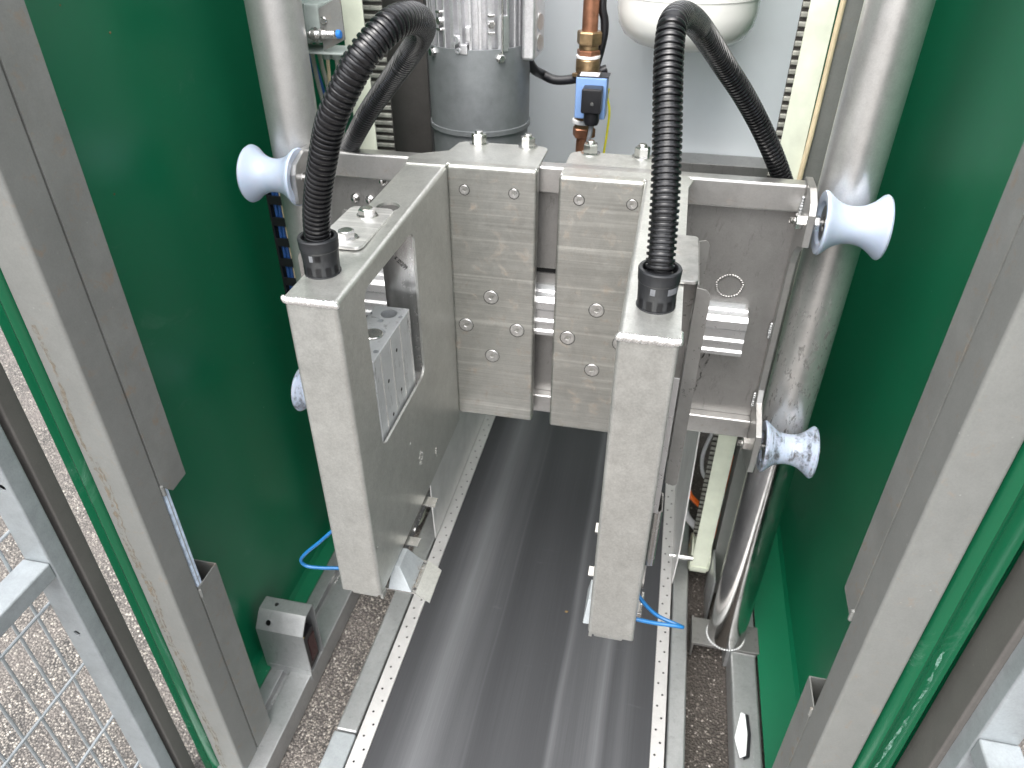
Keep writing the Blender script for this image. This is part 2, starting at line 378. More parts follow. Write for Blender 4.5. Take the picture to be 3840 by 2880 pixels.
ORG = {}
def thing(name, label, cat, loc, group=None):
    o = bpy.data.objects.new(name, None); COL.objects.link(o); o.empty_display_size = .05
    o.location = (loc[0], loc[1], loc[2] + H); ORG[o] = Vector(loc)
    o['label'] = label; o['category'] = cat
    if group: o['group'] = group
    return o
def mk(name, bm, mat, parent=None, org=None, angle=32, wn=True, local=False):
    """bm in relative coordinates (local=True: already in local coordinates)"""
    if parent is not None and parent in ORG: g = ORG[parent]
    else: g = Vector(org) if org is not None else Vector((0, 0, 0))
    if not local: bmesh.ops.translate(bm, verts=bm.verts, vec=-g)
    me = bpy.data.meshes.new(name); bm.to_mesh(me); bm.free()
    me.materials.append(MT[mat] if isinstance(mat, str) else mat)
    me.polygons.foreach_set("use_smooth", [True] * len(me.polygons))
    me.set_sharp_from_angle(angle=math.radians(angle))
    o = bpy.data.objects.new(name, me); COL.objects.link(o)
    if parent is not None: o.parent = parent; o.location = (0, 0, 0); ORG[o] = g
    else: o.location = (g.x, g.y, g.z + H); ORG[o] = g
    if wn:
        md = o.modifiers.new("wn", 'WEIGHTED_NORMAL'); md.keep_sharp = True
    return o
def tag(o, label, cat, group=None):
    o['label'] = label; o['category'] = cat
    if group: o['group'] = group
    return o
def struct(name, bm, mat, **k):
    o = mk(name, bm, mat, **k); o['kind'] = 'structure'; return o
def stamp(name, src, parent, loc, rot=None):
    """a copy of a part (shared mesh) at a place given in relative coordinates"""
    o = src.copy(); o.name = name; COL.objects.link(o); o.parent = parent
    g = ORG[parent]; o.location = Vector(loc) - g
    if rot: o.rotation_euler = rot
    ORG[o] = g; return o
LIB = {}
def lib(key, bm, mat, angle=32):
    me = bpy.data.meshes.new(key); bm.to_mesh(me); bm.free(); me.materials.append(MT[mat])
    me.polygons.foreach_set("use_smooth", [True] * len(me.polygons)); me.set_sharp_from_angle(angle=math.radians(angle))
    LIB[key] = me
def put(name, key, parent, loc, rot=(0, 0, 0), scale=1):
    o = bpy.data.objects.new(name, LIB[key]); COL.objects.link(o); o.parent = parent
    o.location = Vector(loc) - ORG[parent]; o.rotation_euler = rot; o.scale = (scale,) * 3; ORG[o] = ORG[parent]
    return o

# ------------------------------------------------------------------ library of small fasteners (local axis +Z out of the surface)
def hexhead(r, h, dome=.0012):
    bm = bmesh.new(); lathe(bm, (0, 0, 0), (0, 0, 1), [(0, 0), (0, r), (h * .88, r), (h, r * .84), (h, 0)], 6); return bm
def nut_bm(r=.0085, h=.011, thread=.0045):
    bm = hexhead(r, h)
    lathe(bm, (0, 0, 0), (0, 0, 1), [(h, 0), (h, thread), (h + .003, thread), (h + .004, thread * .8), (h + .004, 0)], 16)
    lathe(bm, (0, 0, 0), (0, 0, 1), [(-.0, 0), (-.0, r * 1.28), (.0016, r * 1.28), (.0016, 0)], 24); return bm
lib('nut', nut_bm(.0118, .0160, .0062), 'bright', 20)
def bolt_bm():
    bm = hexhead(.0108, .0092)
    lathe(bm, (0, 0, 0), (0, 0, 1), [(.0092, 0), (.0092, .0085), (.0097, .0080), (.0098, .0060), (.0094, 0)], 24)
    lathe(bm, (0, 0, 0), (0, 0, 1), [(-.0002, 0), (-.0002, .0130), (.0013, .0130), (.0013, 0)], 28); return bm
lib('bolt', bolt_bm(), 'bright', 20)
def csk_bm(r):
    bm = bmesh.new()
    lathe(bm, (0, 0, 0), (0, 0, 1), [(.0008, r * .36), (.0011, r * .90), (.0002, r * 1.0), (-.0016, r * 1.0)], 28)
    lathe(bm, (0, 0, 0), (0, 0, 1), [(.0009, r * .37), (.0002, r * .30), (-.003, r * .28), (-.003, 0)], 6); return bm
lib('screw_big', csk_bm(.0118), 'screwm', 25); lib('screw_small', csk_bm(.0075), 'screwm', 25)
def sock_bm(r):
    bm = bmesh.new(); lathe(bm, (0, 0, 0), (0, 0, 1), [(-.0006, r * .285), (-.0006, 0)], 6); return bm
lib('sock_big', sock_bm(.0118), 'hole'); lib('sock_small', sock_bm(.0075), 'hole')
def ring_bm(r):
    bm = bmesh.new(); lathe(bm, (0, 0, 0), (0, 0, 1), [(.0001, r), (.0003, r + .0008), (-.0005, r + .0008)], 28); return bm
lib('screw_gap_big', ring_bm(.0118), 'hole'); lib('screw_gap_small', ring_bm(.0075), 'hole')
bm = hexhead(.0062, .005); lathe(bm, (0, 0, 0), (0, 0, 1), [(.005, .0045), (.008, .0035), (.0092, 0)], 16)
lathe(bm, (0, 0, 0), (0, 0, 1), [(0, 0), (0, .008), (.001, .008), (.001, 0)], 20); lib('dome_nut', bm, 'bright', 20)
bm = bmesh.new(); lathe(bm, (0, 0, 0), (0, 0, 1), [(0, 0), (0, .004), (.0015, .0035), (.0018, 0)], 12); lib('rivet', bm, 'bright')
RX = (PI / 2, 0, 0)            # local +Z -> world -Y

# ------------------------------------------------------------------ ground
bm = bmesh.new(); g = -H
vs = [bm.verts.new(p) for p in ((-60, -60, g), (60, -60, g), (60, 60, g), (-60, 60, g))]; bm.faces.new(vs)
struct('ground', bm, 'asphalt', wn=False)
# loose aggregate standing proud of the asphalt in the parts in view
me_v = []; me_f = []
def pebble(x, y, z, s):
    b = len(me_v); k = []
    for i in range(5):
        a = i * 2 * PI / 5 + random.random(); k.append((x + math.cos(a) * s * random.uniform(.7, 1.2), y + math.sin(a) * s * random.uniform(.7, 1.2), z))
    me_v.extend(k); me_v.append((x, y, z + s * random.uniform(.3, .7)))
    for i in range(5): me_f.append((b + i, b + (i + 1) % 5, b + 5))
for (x0, x1, y0, y1, N) in ((-.61, -.50, .4, 1.7, 1500), (-1.6, -.80, .3, 1.9, 5200), (.178, .262, .4, 1.7, 260)):
    for _ in range(N): pebble(random.uniform(x0, x1), random.uniform(y0, y1), g + .0002, random.uniform(.0012, .0032))
me = bpy.data.meshes.new('gravel'); me.from_pydata(me_v, [], me_f)
mm, n_, l_, p_ = new_mat('aggregate_stone')
vo = n_.new("ShaderNodeTexVoronoi"); vo.inputs['Scale'].default_value = 160; l_.new(coords(n_, l_), vo.inputs['Vector'])
sep = n_.new("ShaderNodeSeparateColor"); l_.new(vo.outputs['Color'], sep.inputs[0])
l_.new(ramp(n_, l_, sep.outputs[0], [(0, (.17, .155, .14)), (.5, (.26, .235, .21)), (.8, (.36, .33, .29)), (1, (.56, .53, .48))]), p_.inputs['Base Color']); p_.inputs['Roughness'].default_value = .8
me.materials.append(mm); o = bpy.data.objects.new('gravel', me); COL.objects.link(o); o.location = (0, 0, H)
o['kind'] = 'stuff'; o['label'] = 'pale aggregate stones worn proud of the asphalt'; o['category'] = 'gravel'

# ------------------------------------------------------------------ conveyor
ZB = -1.40
t = thing('belt_conveyor', 'low conveyor with wide black rubber belt between perforated steel strips, running under the clamp arms', 'conveyor', (-.16, 1.0, -1.46))
bm = bmesh.new(); Y0, Y1 = .25, 1.915
nx, ny = 14, 24
grid = [[bm.verts.new((-.428 + .538 * i / nx, Y0 + (Y1 - Y0) * j / ny, ZB - .003 - .0012 * math.cos(i * 1.3) ** 2)) for i in range(nx + 1)] for j in range(ny + 1)]
for j in range(ny):
    for i in range(nx): bm.faces.new((grid[j][i], grid[j][i + 1], grid[j + 1][i + 1], grid[j + 1][i]))
mk('belt', bm, 'belt', t, angle=60)
def perf_strip(x0, x1, rows, offs):
    """steel strip with two staggered rows of real holes"""
    bm = bmesh.new(); z = ZB; xm = (x0 + x1) / 2; p = .0522
    for (xa, xb, xc, off) in ((x0, xm, rows[0], offs[0]), (xm, x1, rows[1], offs[1])):
        y = Y0 + .001; hc = []
        k = math.ceil((y + .01 - off) / p); yh = off + k * p
        cur = Y0
        s = .0034
        while yh + s < Y1:
            def q(a, b, c, d):
                f = bm.faces.new([bm.verts.new((v_[0], v_[1], z)) for v_ in ((a, c), (b, c), (b, d), (a, d))])
            q(xa, xb, cur, yh - s)
            q(xa, xc - s, yh - s, yh + s); q(xc + s, xb, yh - s, yh + s)
            sq = []; N = 16
            for i in range(N):
                a = 2 * PI * i / N; c, d = math.cos(a), math.sin(a); m_ = max(abs(c), abs(d))
                sq.append((xc + s * c / m_, yh + s * d / m_))
            ho = [(xc + .0025 * math.cos(2 * PI * i / N), yh + .0025 * math.sin(2 * PI * i / N)) for i in range(N)]
            vo_ = [bm.verts.new((a, b, z)) for a, b in sq]; vi = [bm.verts.new((a, b, z)) for a, b in ho]; vl = [bm.verts.new((a, b, z - .0012)) for a, b in ho]
            for i in range(N):
                j = (i + 1) % N; bm.faces.new((vo_[i], vo_[j], vi[j], vi[i])); bm.faces.new((vi[i], vi[j], vl[j], vl[i]))
            cur = yh + s; yh += p
        bm.faces.new([bm.verts.new(v_) for v_ in ((xa, cur, z), (xb, cur, z), (xb, Y1, z), (xa, Y1, z))])
    for xe in (x0, x1):
        bm.faces.new([bm.verts.new(v_) for v_ in ((xe, Y0, z), (xe, Y1, z), (xe, Y1, z - .004), (xe, Y0, z - .004))])
    bmesh.ops.remove_doubles(bm, verts=bm.verts, dist=.00005)
    return bm
s1 = mk('perforated_strip', perf_strip(-.459, -.428, (-.4472, -.4372), (1.1725, 1.1983)), 'strip_s', t, angle=20, wn=False)
s2 = mk('perforated_strip', perf_strip(.110, .1365, (.1183, .1277), (1.2024, 1.1765)), 'strip_s', t, angle=20, wn=False)
mk('hole_shade_sheet', B(-.457, -.430, Y0, Y1, ZB - .0022, ZB - .0011), 'hole', s1, wn=False)  # black sheets under both strips paint the shade in the holes
mk('hole_shade_sheet', B(.112, .134, Y0, Y1, ZB - .0022, ZB - .0011), 'hole', s2, wn=False)
for x0, x1 in ((-.5075, -.4635), (.1405, .1765)):
    bm = box(bmesh.new(), x0, x1, .705, Y1, -1.458, ZB, .0045, 3); mk('side_rail', bm, 'frame', t)
    bm = box(bmesh.new(), x0 - .0015, x1 + .001, Y0, .702, -1.459, ZB + .0015, .004, 3); mk('side_rail', bm, 'galv', t)
mk('bed', B(-.455, .132, Y0 + .01, Y1, -1.455, ZB - .014), 'dark_col', t)
# upright skirts standing on the belt edges
bm = prism(bmesh.new(), [(1.2335, -1.398), (1.2265, -1.286), (1.2240, -.90), (1.9, -.90), (1.9, -1.398)], 'X', -.4615, -.4595); mk('side_skirt', bm, 'skirt', t)
bm = prism(bmesh.new(), [(1.215, -1.400), (1.19, -1.25), (1.225, -1.08), (1.26, -.90), (1.9, -.90), (1.9, -1.398)], 'X', .137, .1395); mk('side_skirt', bm, 'skirt', t)
bm = bmesh.new(); bmesh.ops.create_icosphere(bm, subdivisions=2, radius=.0028)
for v_ in bm.verts: v_.co = Vector((v_.co.x * 1.4, v_.co.y, v_.co.z * .6)) + Vector((-.0985, 1.081, ZB)) + Vector((random.uniform(-.0005, .0005),) * 3)
tag(mk('pebble', bm, 'mud', org=(-.0985, 1.081, ZB)), 'tiny beige crumb of dirt lying on the black belt', 'crumb')

# ------------------------------------------------------------------ floor frames
def floor_frame(side, label):
    t = thing('floor_frame', label, 'frame', ((-.65 if side < 0 else .29), 1.0, -1.46))
    if side < 0:
        mk('rail', B(-.698, -.669, .40, 1.75, -1.459, ZB, bev=.002), 'frame', t)
        mk('rail', B(-.6545, -.6065, .40, 1.75, -1.459, ZB, bev=.003), 'frame', t)
        mk('web', B(-.669, -.6545, .40, 1.75, -1.459, -1.418), 'frame', t)
        for yy in (.735, .90, 1.06):
            w_ = bmesh.new()
            for i in range(4): bmesh.ops.create_icosphere(w_, subdivisions=1, radius=.004, matrix=Matrix.Translation((-.6615 + random.uniform(-.002, .002), yy + i * .007, -1.4165)))
            mk('weld_bead', w_, 'weld', t)
    else:
        mk('rail', B(.269, .3235, .40, 1.052, -1.459, ZB, bev=.005, seg=3), 'frame', t)
        mk('rail', B(.262, .325, 1.052, 1.75, -1.459, ZB - .004, bev=.003), 'frame', t)
        bm = B(.187, .331, 1.055, 1.125, -1.404, -1.396, bev=.001); mk('base_plate', bm, 'sheet', t)
        bm = B(.186, .190, 1.053, 1.127, -1.44, -1.394); mk('base_plate_edge', bm, 'sheet', t)
    return t
floor_frame(-1, 'double steel floor rail along the foot of the left green wall')
floor_frame(1, 'single steel floor rail beside the right green wall, with the tube base plate')

# ------------------------------------------------------------------ green side walls
def wall(side):
    s = side
    def X(x): return x if s > 0 else -.33 - x       # mirror about the machine axis
    t = thing('side_wall', ('glossy green sheet wall on the left, behind the left post' if s < 0 else 'glossy green sheet wall on the right, behind the right guide tube'), 'wall', (X(.40), 1.1, -1.46), 'green side walls of the machine')
    xw, xi = (.403, .327) if s > 0 else (-.733, -.6985)
    a, b = min(xw, xw + s * .004), max(xw, xw + s * .004)
    mk('panel', B(a, b, .60, 1.90, -1.43, .75), 'green', t)
    bm = bmesh.new(); pts = [(xi, -1.402), (xi, -1.398), (xw - s * .006, -1.394), (xw, -1.38), (xw, -1.40)]
    prism(bm, pts, 'Y', .66, 1.90); mk('bottom_lip', bm, 'green', t)
    # folded front edge with a round bead beside the post
    if s > 0: prof = [(.346, .600), (.346, .592), (.352, .586), (.358, .583), (.364, .586), (.368, .592), (.380, .594), (.388, .590), (.391, .594), (.403, .61), (.403, .615), (.35, .615)]
    else: prof = [(-.694, .600), (-.694, .592), (-.699, .585), (-.705, .582), (-.711, .585), (-.714, .590), (-.722, .591), (-.731, .589), (-.734, .592), (-.735, .61), (-.70, .612)]
    bm = bmesh.new(); prism(bm, prof, 'Z', -1.45, .75); bmesh.ops.recalc_face_normals(bm, faces=bm.faces)
    mk('folded_edge', bm, 'greent', t, angle=50)
    return t
wall(-1); wall(1)
# rear wall
t = thing('rear_wall', 'dark green rear sheet wall closing the back of the machine', 'wall', (-.16, 1.93, -1.46))
mk('panel', B(-.75, .42, 1.92, 1.93, -1.44, .75), 'green', t)

for u, v, r in ((390, 34, .0016), (714, 212, .0022), (741, 1258, .0020), (208, 264, .0014), (420, 714, .0012)):
    q = W((u / 1.728) / 1.736, (v / 1.728) / 1.736, 'X', -.7325); bm = bmesh.new()
    bmesh.ops.create_icosphere(bm, subdivisions=1, radius=r, matrix=Matrix.Translation(q) @ Matrix.Diagonal((.3, 1, .8, 1)))
    lw_ = [o for o in bpy.data.objects if o.name.startswith('side_wall') and o.location.x < 0][0]
    mk('dirt_speck', bm, 'mud', lw_)

# ------------------------------------------------------------------ stainless front posts
def post(side):
    s = side
    if s < 0: x0, x1 = -.692, -.640; y0, y1, yc = .5845, .6360, .6885
    else: x0, x1 = .290, .344; y0, y1, yc = .5860, .6400, .6890
    t = thing('front_post', ('square stainless front post on the left, streaked with a brown run mark' if s < 0 else 'square stainless front post on the right, spotted with yellow drips'), 'post', ((x0 + x1) / 2, .61, -1.46), 'square stainless front posts')
    mk('post_tube', B(x0, x1, y0, y1, -1.458, .9, bev=.0045, seg=3), 'post', t)
    # hollow square covers welded behind the post, open between them
    def hollow(zt, zb, cut_top, cut_bot, nm):
        th = .002; xo = (x0 + .004) if s < 0 else (x1 - .004); xi = x1 if s < 0 else x0
        a, b = min(xo, xi), max(xo, xi); b1 = y1 + .0006
        bm = B(a, b, b1, yc, zb, zt, bev=.0015, seg=2)
        c = B(a + th, b - th, b1 + th, yc - th, zb - .1, zt + .1)
        return mk(nm, boolean(bm, [c]), 'postcover', t)
    if s < 0:
        # upper cover ends in a slanted cut at -.73, lower box starts at -.925
        up = [(y1 + .0006, .9), (yc, .9), (yc, -.7295), (.655, -.7325), (y1 + .0006, -.710)]
        lo = [(y1 + .0006, -.9255), (yc, -.9255), (yc, -1.400), (.6573, -1.424), (y1 + .0006, -1.43)]
    else:
        up = [(y1 + .0006, .9), (yc, .9), (yc, -.748), (.6405 + .001, -.7510), (y1 + .0006, -.735)]
        lo = [(y1 + .0006, -.9400), (yc, -.9400), (yc, -1.440), (y1 + .0006, -1.44)]
    xo = (x0 + .004) if s < 0 else (x1 - .004); xi = x1 if s < 0 else x0
    a, b = min(xo, xi), max(xo, xi)
    for nm, pr in (('upper_cover', up), ('lower_cover', lo)):
        bm = prism(bmesh.new(), pr, 'X', a, b)
        c = B(a + .002, b - .002, y1 + .0026, yc - .002, -1.6, 1.2)
        mk(nm, boolean(bm, [c]), 'postcover', t)
    for zz in (up[-1][1], lo[0][1] - .006):
        w_ = bmesh.new()
        for i in range(5): bmesh.ops.create_icosphere(w_, subdivisions=1, radius=.0035, matrix=Matrix.Translation((xi, y1 + .001, zz - i * .0035)))
        mk('weld_bead', w_, 'post', t)
    # light curtain strip inside the gap
    xs = (-.6525, -.6425) if s < 0 else (.3025, .3125)
    mk('sensor_strip', B(xs[0], xs[1], .6385, .6500, -1.42, .88, bev=.001), 'strip', t)
    mk('strip_groove', B(xs[1] if s < 0 else xs[0] - .0004, (xs[1] + .0004) if s < 0 else xs[0], .6430, .6445, -1.41, .87), 'fitl', t)
    return t
post(-1); post(1)

# run marks on the posts and stains on the green trim: thin dried deposits with their own shape
def deposit(name, path, wd, mat, thick=.0003, normal='Y'):
    bm = bmesh.new(); L = []; R_ = []
    for i, p in enumerate(path):
        ww = wd * random.uniform(.35, 1.5)
        q = Vector(p); off = Vector((ww, 0, 0)) if normal == 'Y' else Vector((0, ww, 0))
        L.append(bm.verts.new(q - off)); R_.append(bm.verts.new(q + off * random.uniform(.4, 1.1)))
    for i in range(len(path) - 1): bm.faces.new((L[i], R_[i], R_[i + 1], L[i + 1]))
    return bm
def mk_dep(name, c, a=.6):
    m, n, l, p = new_mat(name); v = coords(n, l)
    p.inputs['Base Color'].default_value = (*c, 1); p.inputs['Roughness'].default_value = .8
    l.new(ramp(n, l, noise(n, l, v, 90, 6, .7), [(.42, 0.0), (.6, a)]), p.inputs['Alpha'])
    return m
MT['runbrown'] = mk_dep('brown_run_mark', (.22, .165, .10), .5)
MT['limescale'] = mk_dep('pale_limescale', (.30, .50, .42), .5)
posts = [o for o in bpy.data.objects if o.name.startswith('front_post')]
pl = [o for o in posts if o.location.x < 0][0]; pr = [o for o in posts if o.location.x > 0][0]
pth = []; x = -.678
for i in range(150):
    z = -.42 - i * .0068; x = -.678 + .0035 * math.sin(i * .21) + random.uniform(-.0016, .0016); pth.append((x, .5841, z))
mk('run_mark', deposit('run', pth, .0030, None), 'runbrown', pl, wn=False)
pth = [(p[0] + .006 + random.uniform(-.001, .001), .5840, p[2]) for p in pth[30:]]
mk('run_mark', deposit('run', pth, .0016, None), 'runbrown', pl, wn=False)
gw = [o for o in bpy.data.objects if o.name.startswith('side_wall') and o.location.x > 0][0]
pth = [(.3755 + .003 * math.sin(i * .13) + random.uniform(-.001, .001), .5925, -.72 - i * .008) for i in range(90)]
mk('limescale_streak', deposit('r', pth, .0022, None), 'limescale', gw, wn=False)
def blob(name, x, z, r, y, mat, parent):
    bm = bmesh.new(); N = 14; vs = []
    c = bm.verts.new((x, y, z))
    for i in range(N):
        a = 2 * PI * i / N; q = r * random.uniform(.5, 1.25); vs.append(bm.verts.new((x + math.cos(a) * q, y, z + math.sin(a) * q)))
    for i in range(N): bm.faces.new((c, vs[i], vs[(i + 1) % N]))
    mk(name, bm, mat, parent, wn=False)
MT['drip'] = mk_dep('yellow_white_drips', (.62, .58, .40), 1.0)
for x, z, r in ((.337, -1.085, .006), (.331, -1.11, .005), (.341, -1.02, .0035), (.336, -1.16, .004), (.306, -1.3, .003)): blob('drip_stain', x, z, r, .5856, 'drip', pr)

# ------------------------------------------------------------------ brown outer uprights
def upright(side):
    if side < 0: x0, x1, y0, y1 = -.80, -.7520, .5605, .5880
    else: x0, x1, y0, y1 = .4010, .4330, .5500, .6050
    o = mk('outer_upright', B(x0, x1, y0, y1, -1.459, .9, bev=.003, seg=3), 'outer', org=((x0 + x1) / 2, (y0 + y1) / 2, -1.46))
    tag(o, ('narrow brownish steel upright between the galvanised mesh gate and the green edge at left' if side < 0 else 'brownish steel upright outside the green folded edge at right, with pale smears'), 'upright', 'brownish outer uprights')
upright(-1); upright(1)

# ------------------------------------------------------------------ galvanised gates
def gate(side):
    s = side
    if s < 0: xi = -.7515; lab = 'galvanised tube gate with welded wire mesh, standing at the left edge'
    else: xi = .4085; lab = 'galvanised gate cut off by the right edge of the photo'
    def X(d): return (xi - d) if s < 0 else (xi + d)
    a, b = sorted((X(0), X(.042)))
    t = thing('mesh_gate', lab, 'gate', (X(.02), .5375, -1.46), 'galvanised gates beside the machine')
    bm = B(a, b, .5240, .5520, -1.42, .7, bev=.003, seg=3)
    cut = []
    for xx, zz in ((X(.020), -.927), (X(.013), -.632)):
        c = bmesh.new(); cyl(c, (xx, .50, zz), (xx, .53, zz), .0055, 18); cut.append(c)
    cut.append(B(a + .0025, b - .0025, .5265, .5495, -1.5, .8))
    mk('gate_post', boolean(bm, cut), 'galv', t)
    mk('cross_rail', B(a, b, -.5, .5238, -.7965, -.7680, bev=.003, seg=3), 'galv', t)
    mk('bottom_rail', B(a, b, -.5, .5238, -1.42, -1.392, bev=.003, seg=3), 'galv', t)
    xm = X(.0445)
    for k in range(7):
        z = -.7202 - .1475 * k + .1475 * 1
        if abs(z + .78) < .02: continue
        if z < -1.38: continue
        bm = bmesh.new(); cyl(bm, (xm, -.5, z), (xm, .534, z), .0024, 8); mk('mesh_wire', bm, 'galv', t)
    for k in range(30):
        y = .5055 - .0338 * k
        bm = bmesh.new(); cyl(bm, (xm + (-.0045 if s < 0 else .0045), y, -1.40), (xm + (-.0045 if s < 0 else .0045), y, .68), .0024, 8); mk('mesh_wire', bm, 'galv', t)
    bm = bmesh.new(); bmesh.ops.create_icosphere(bm, subdivisions=2, radius=.001); bm.free()
    return t
gate(-1); gate(1)

# ------------------------------------------------------------------ guide tubes
def guide(x, label, mat):
    o = thing('guide_tube', label, 'tube', (x, 1.09, -1.40), 'round vertical guide tubes')
    bm = bmesh.new(); cyl(bm, (x, 1.09, -1.398 if x < 0 else -.815), (x, 1.09, .8), .0402, 64); mk('tube', bm, mat, o)
    if x > 0: bm = bmesh.new(); cyl(bm, (x, 1.09, -1.398), (x, 1.09, -.816), .0402, 64); mk('polished_foot', bm, 'tube_p', o)
    w_ = bmesh.new()
    for i in range(46):
        a = 2 * PI * i / 46; bmesh.ops.create_icosphere(w_, subdivisions=1, radius=.0030, matrix=Matrix.Translation((x + .0405 * math.cos(a), 1.09 + .0405 * math.sin(a), -1.395)))
    mk('weld_bead', w_, 'frame', o)
guide(-.5885, 'round steel guide tube on the left, behind the left hose', 'tube')
guide(.2590, 'round steel guide tube on the right, running down to its base plate', 'tube_d')

# ------------------------------------------------------------------ lift carriage
t = CARR = thing('lift_carriage', 'stainless lift carriage of two beams, back sheet and aluminium rail, carrying both arms', 'carriage', (-.17, 1.06, -.806))
mk('top_beam', B(-.556, .197, 1.0445, 1.070, -.3935, -.3525, bev=.004, seg=3), 'beam', t)
mk('bottom_beam', B(-.556, .197, 1.0445, 1.070, -.8035, -.7665, bev=.003, seg=3), 'beam', t)
bm = B(-.5555, .1965, 1.062, 1.065, -.766, -.394)
mk('slot_shade_sheet', B(-.19, -.145, 1.0655, 1.0690, -.537, -.520), 'hole', t)  # black sheet added so the slot reads as deep shade
mk('back_sheet', boolean(bm, [B(-.185, -.15, 1.0, 1.1, -.533, -.524), ]), 'sheet', t)
prof = [(1.0619, -.560), (1.055, -.560), (1.052, -.563), (1.036, -.563), (1.033, -.566), (1.030, -.570), (1.030, -.583), (1.034, -.587), (1.034, -.602), (1.031, -.606), (1.031, -.610), (1.034, -.612), (1.034, -.622), (1.030, -.625), (1.030, -.631), (1.0619, -.631)]
mk('rail', prism(bmesh.new(), prof, 'X', -.50, .1545), 'alu', t, angle=15)
mk('rail_backing', B(-.495, .150, 1.058, 1.0615, -.640, -.552), 'frame', t)
w_ = bmesh.new()
for i in range(30):
    a = 2 * PI * i / 30; bmesh.ops.create_icosphere(w_, subdivisions=1, radius=.0026, matrix=Matrix.Translation((.1202 + .0195 * math.cos(a) * (1 + .04 * math.sin(5 * a)), 1.061, -.5245 + .0185 * math.sin(a))) @ Matrix.Diagonal((1, .7, 1, 1)))
mk('weld_ring', w_, 'sheet', t)
def endplate(s):
    x0, x1 = (.195, .205) if s > 0 else (-.555, -.545)
    x0, x1 = (.196, .206) if s > 0 else (-.5565, -.5465)
    pr = [(1.075, -.350), (1.030, -.350), (1.000, -.362), (.992, -.376), (.990, -.421), (1.020, -.432), (1.040, -.450), (1.046, -.470), (1.046, -.700), (1.038, -.722), (1.000, -.735), (.976, -.745), (.972, -.795), (.979, -.823), (1.030, -.840), (1.075, -.845)]
    mk('end_plate', prism(bmesh.new(), pr, 'X', x0, x1, bev=.0008, seg=1), 'plate' if 0 else 'beam', t)
endplate(1); endplate(-1)
for s, z0 in ((1, -.37), (1, -.715), (-1, -.41), (1, -.58)):
    w_ = bmesh.new(); xx = .194 if s > 0 else -.5445
    for i in range(7): bmesh.ops.create_icosphere(w_, subdivisions=1, radius=.0035 * random.uniform(.7, 1.1), matrix=Matrix.Translation((xx, 1.043 if z0 > -.45 else 1.055, z0 - i * .004)))
    mk('weld_bead', w_, 'frame', t)
for x, z in ((-.4854, -.4318), (-.4601, -.4323), (-.435, -.3990)): put('dome_nut', 'dome_nut', t, (x, 1.0615, z), RX)
# drip marks on the back sheet
MT['dripdark'] = mk_dep('dark_run_mark', (.03, .028, .025), .85)
pth = []; x = .1145
for i in range(34):
    z = -.642 - i * .0033; x += random.uniform(-.0022, .0014); pth.append((x, 1.0612, z))
mk('run_mark', deposit('r', pth, .0016, None), 'dripdark', t, wn=False)
pth = [(.098 + .003 * math.sin(i * .5), 1.0612, -.642 - i * .003) for i in range(18)]
mk('run_mark', deposit('r', pth, .0009, None), 'dripdark', t, wn=False)

# ------------------------------------------------------------------ rollers
def roller(label, mat):
    t = thing('guide_roller', label, 'roller', (0, 0, 0), 'spool rollers clasping the guide tubes')
    prof = [(-.036, .012), (-.036, .028), (-.040, .030), (-.0415, .036), (-.0415, .0425), (-.0390, .0440), (-.0365, .0430)]
    for i in range(17):
        u = -1 + 2 * i / 16; prof.append((u * .034, .0255 + .0155 * abs(u) ** 2.2))
    prof += [(.0365, .0430), (.0390, .0440), (.0415, .0425), (.0415, .036), (.040, .030), (.036, .028), (.036, .012)]
    bm = bmesh.new(); lathe(bm, (0, 0, 0), (1, 0, 0), prof, 56); mk('wheel', bm, mat, t)
    for sx in (-1, 1):
        bm = bmesh.new(); lathe(bm, (0, 0, 0), (sx, 0, 0), [(.034, .0), (.034, .010), (.0365, .011), (.0365, .024), (.034, .027)], 32)
        mk('bearing', bm, 'sheet', t)
    bm = bmesh.new(); cyl(bm, (-.075, 0, 0), (.050, 0, 0), .005, 16)
    lathe(bm, (.044, 0, 0), (1, 0, 0), [(0, 0), (0, .0095), (.007, .0095), (.008, .008), (.008, 0)], 6)
    lathe(bm, (-.0425, 0, 0), (-1, 0, 0), [(0, 0), (0, .0095), (.006, .0095), (.006, 0)], 6)
    mk('axle_bolt', bm, 'bright', t, angle=20)
    bm = bmesh.new(); lathe(bm, (-.0625, 0, 0), (-1, 0, 0), [(0, 0), (0, .0110), (.010, .0110), (.0115, .0095), (.0115, .006)], 6)
    for i in range(5): lathe(bm, (-.0740 - i * .0014, 0, 0), (-1, 0, 0), [(0, .0045), (.0005, .0053), (.0011, .0045)], 14)
    mk('nut', bm, 'bright', t, angle=20)
    return t
RC = roller('clean pale blue spool roller on the right tube, beside the upper beam end', 'roll')
RD = roller('dirty pale blue spool roller low on the right guide tube, caked with black grime', 'rolld')
def dup(root):
    r = root.copy(); COL.objects.link(r)
    for c in root.children:
        k = c.copy(); COL.objects.link(k); k.parent = r
    return r
for src, x, z, rot, lab in ((RC, .2590, -.394, 0, None), (RD, .2590, -.794, .3, None), (RC, -.5945, -.388, 0, 'pale blue spool roller high on the left guide tube, just left of the left hose'), (RD, -.5815, -.800, 0, 'pale blue spool roller low on the left, only its rim showing behind the left arm')):
    r = src if lab is None else dup(src)
    if lab: r['label'] = lab
    r.location = (x, 1.018, z + H)
    if x < 0: r.rotation_euler = (0, 0, PI)
    else: r.rotation_euler = (rot, 0, 0)

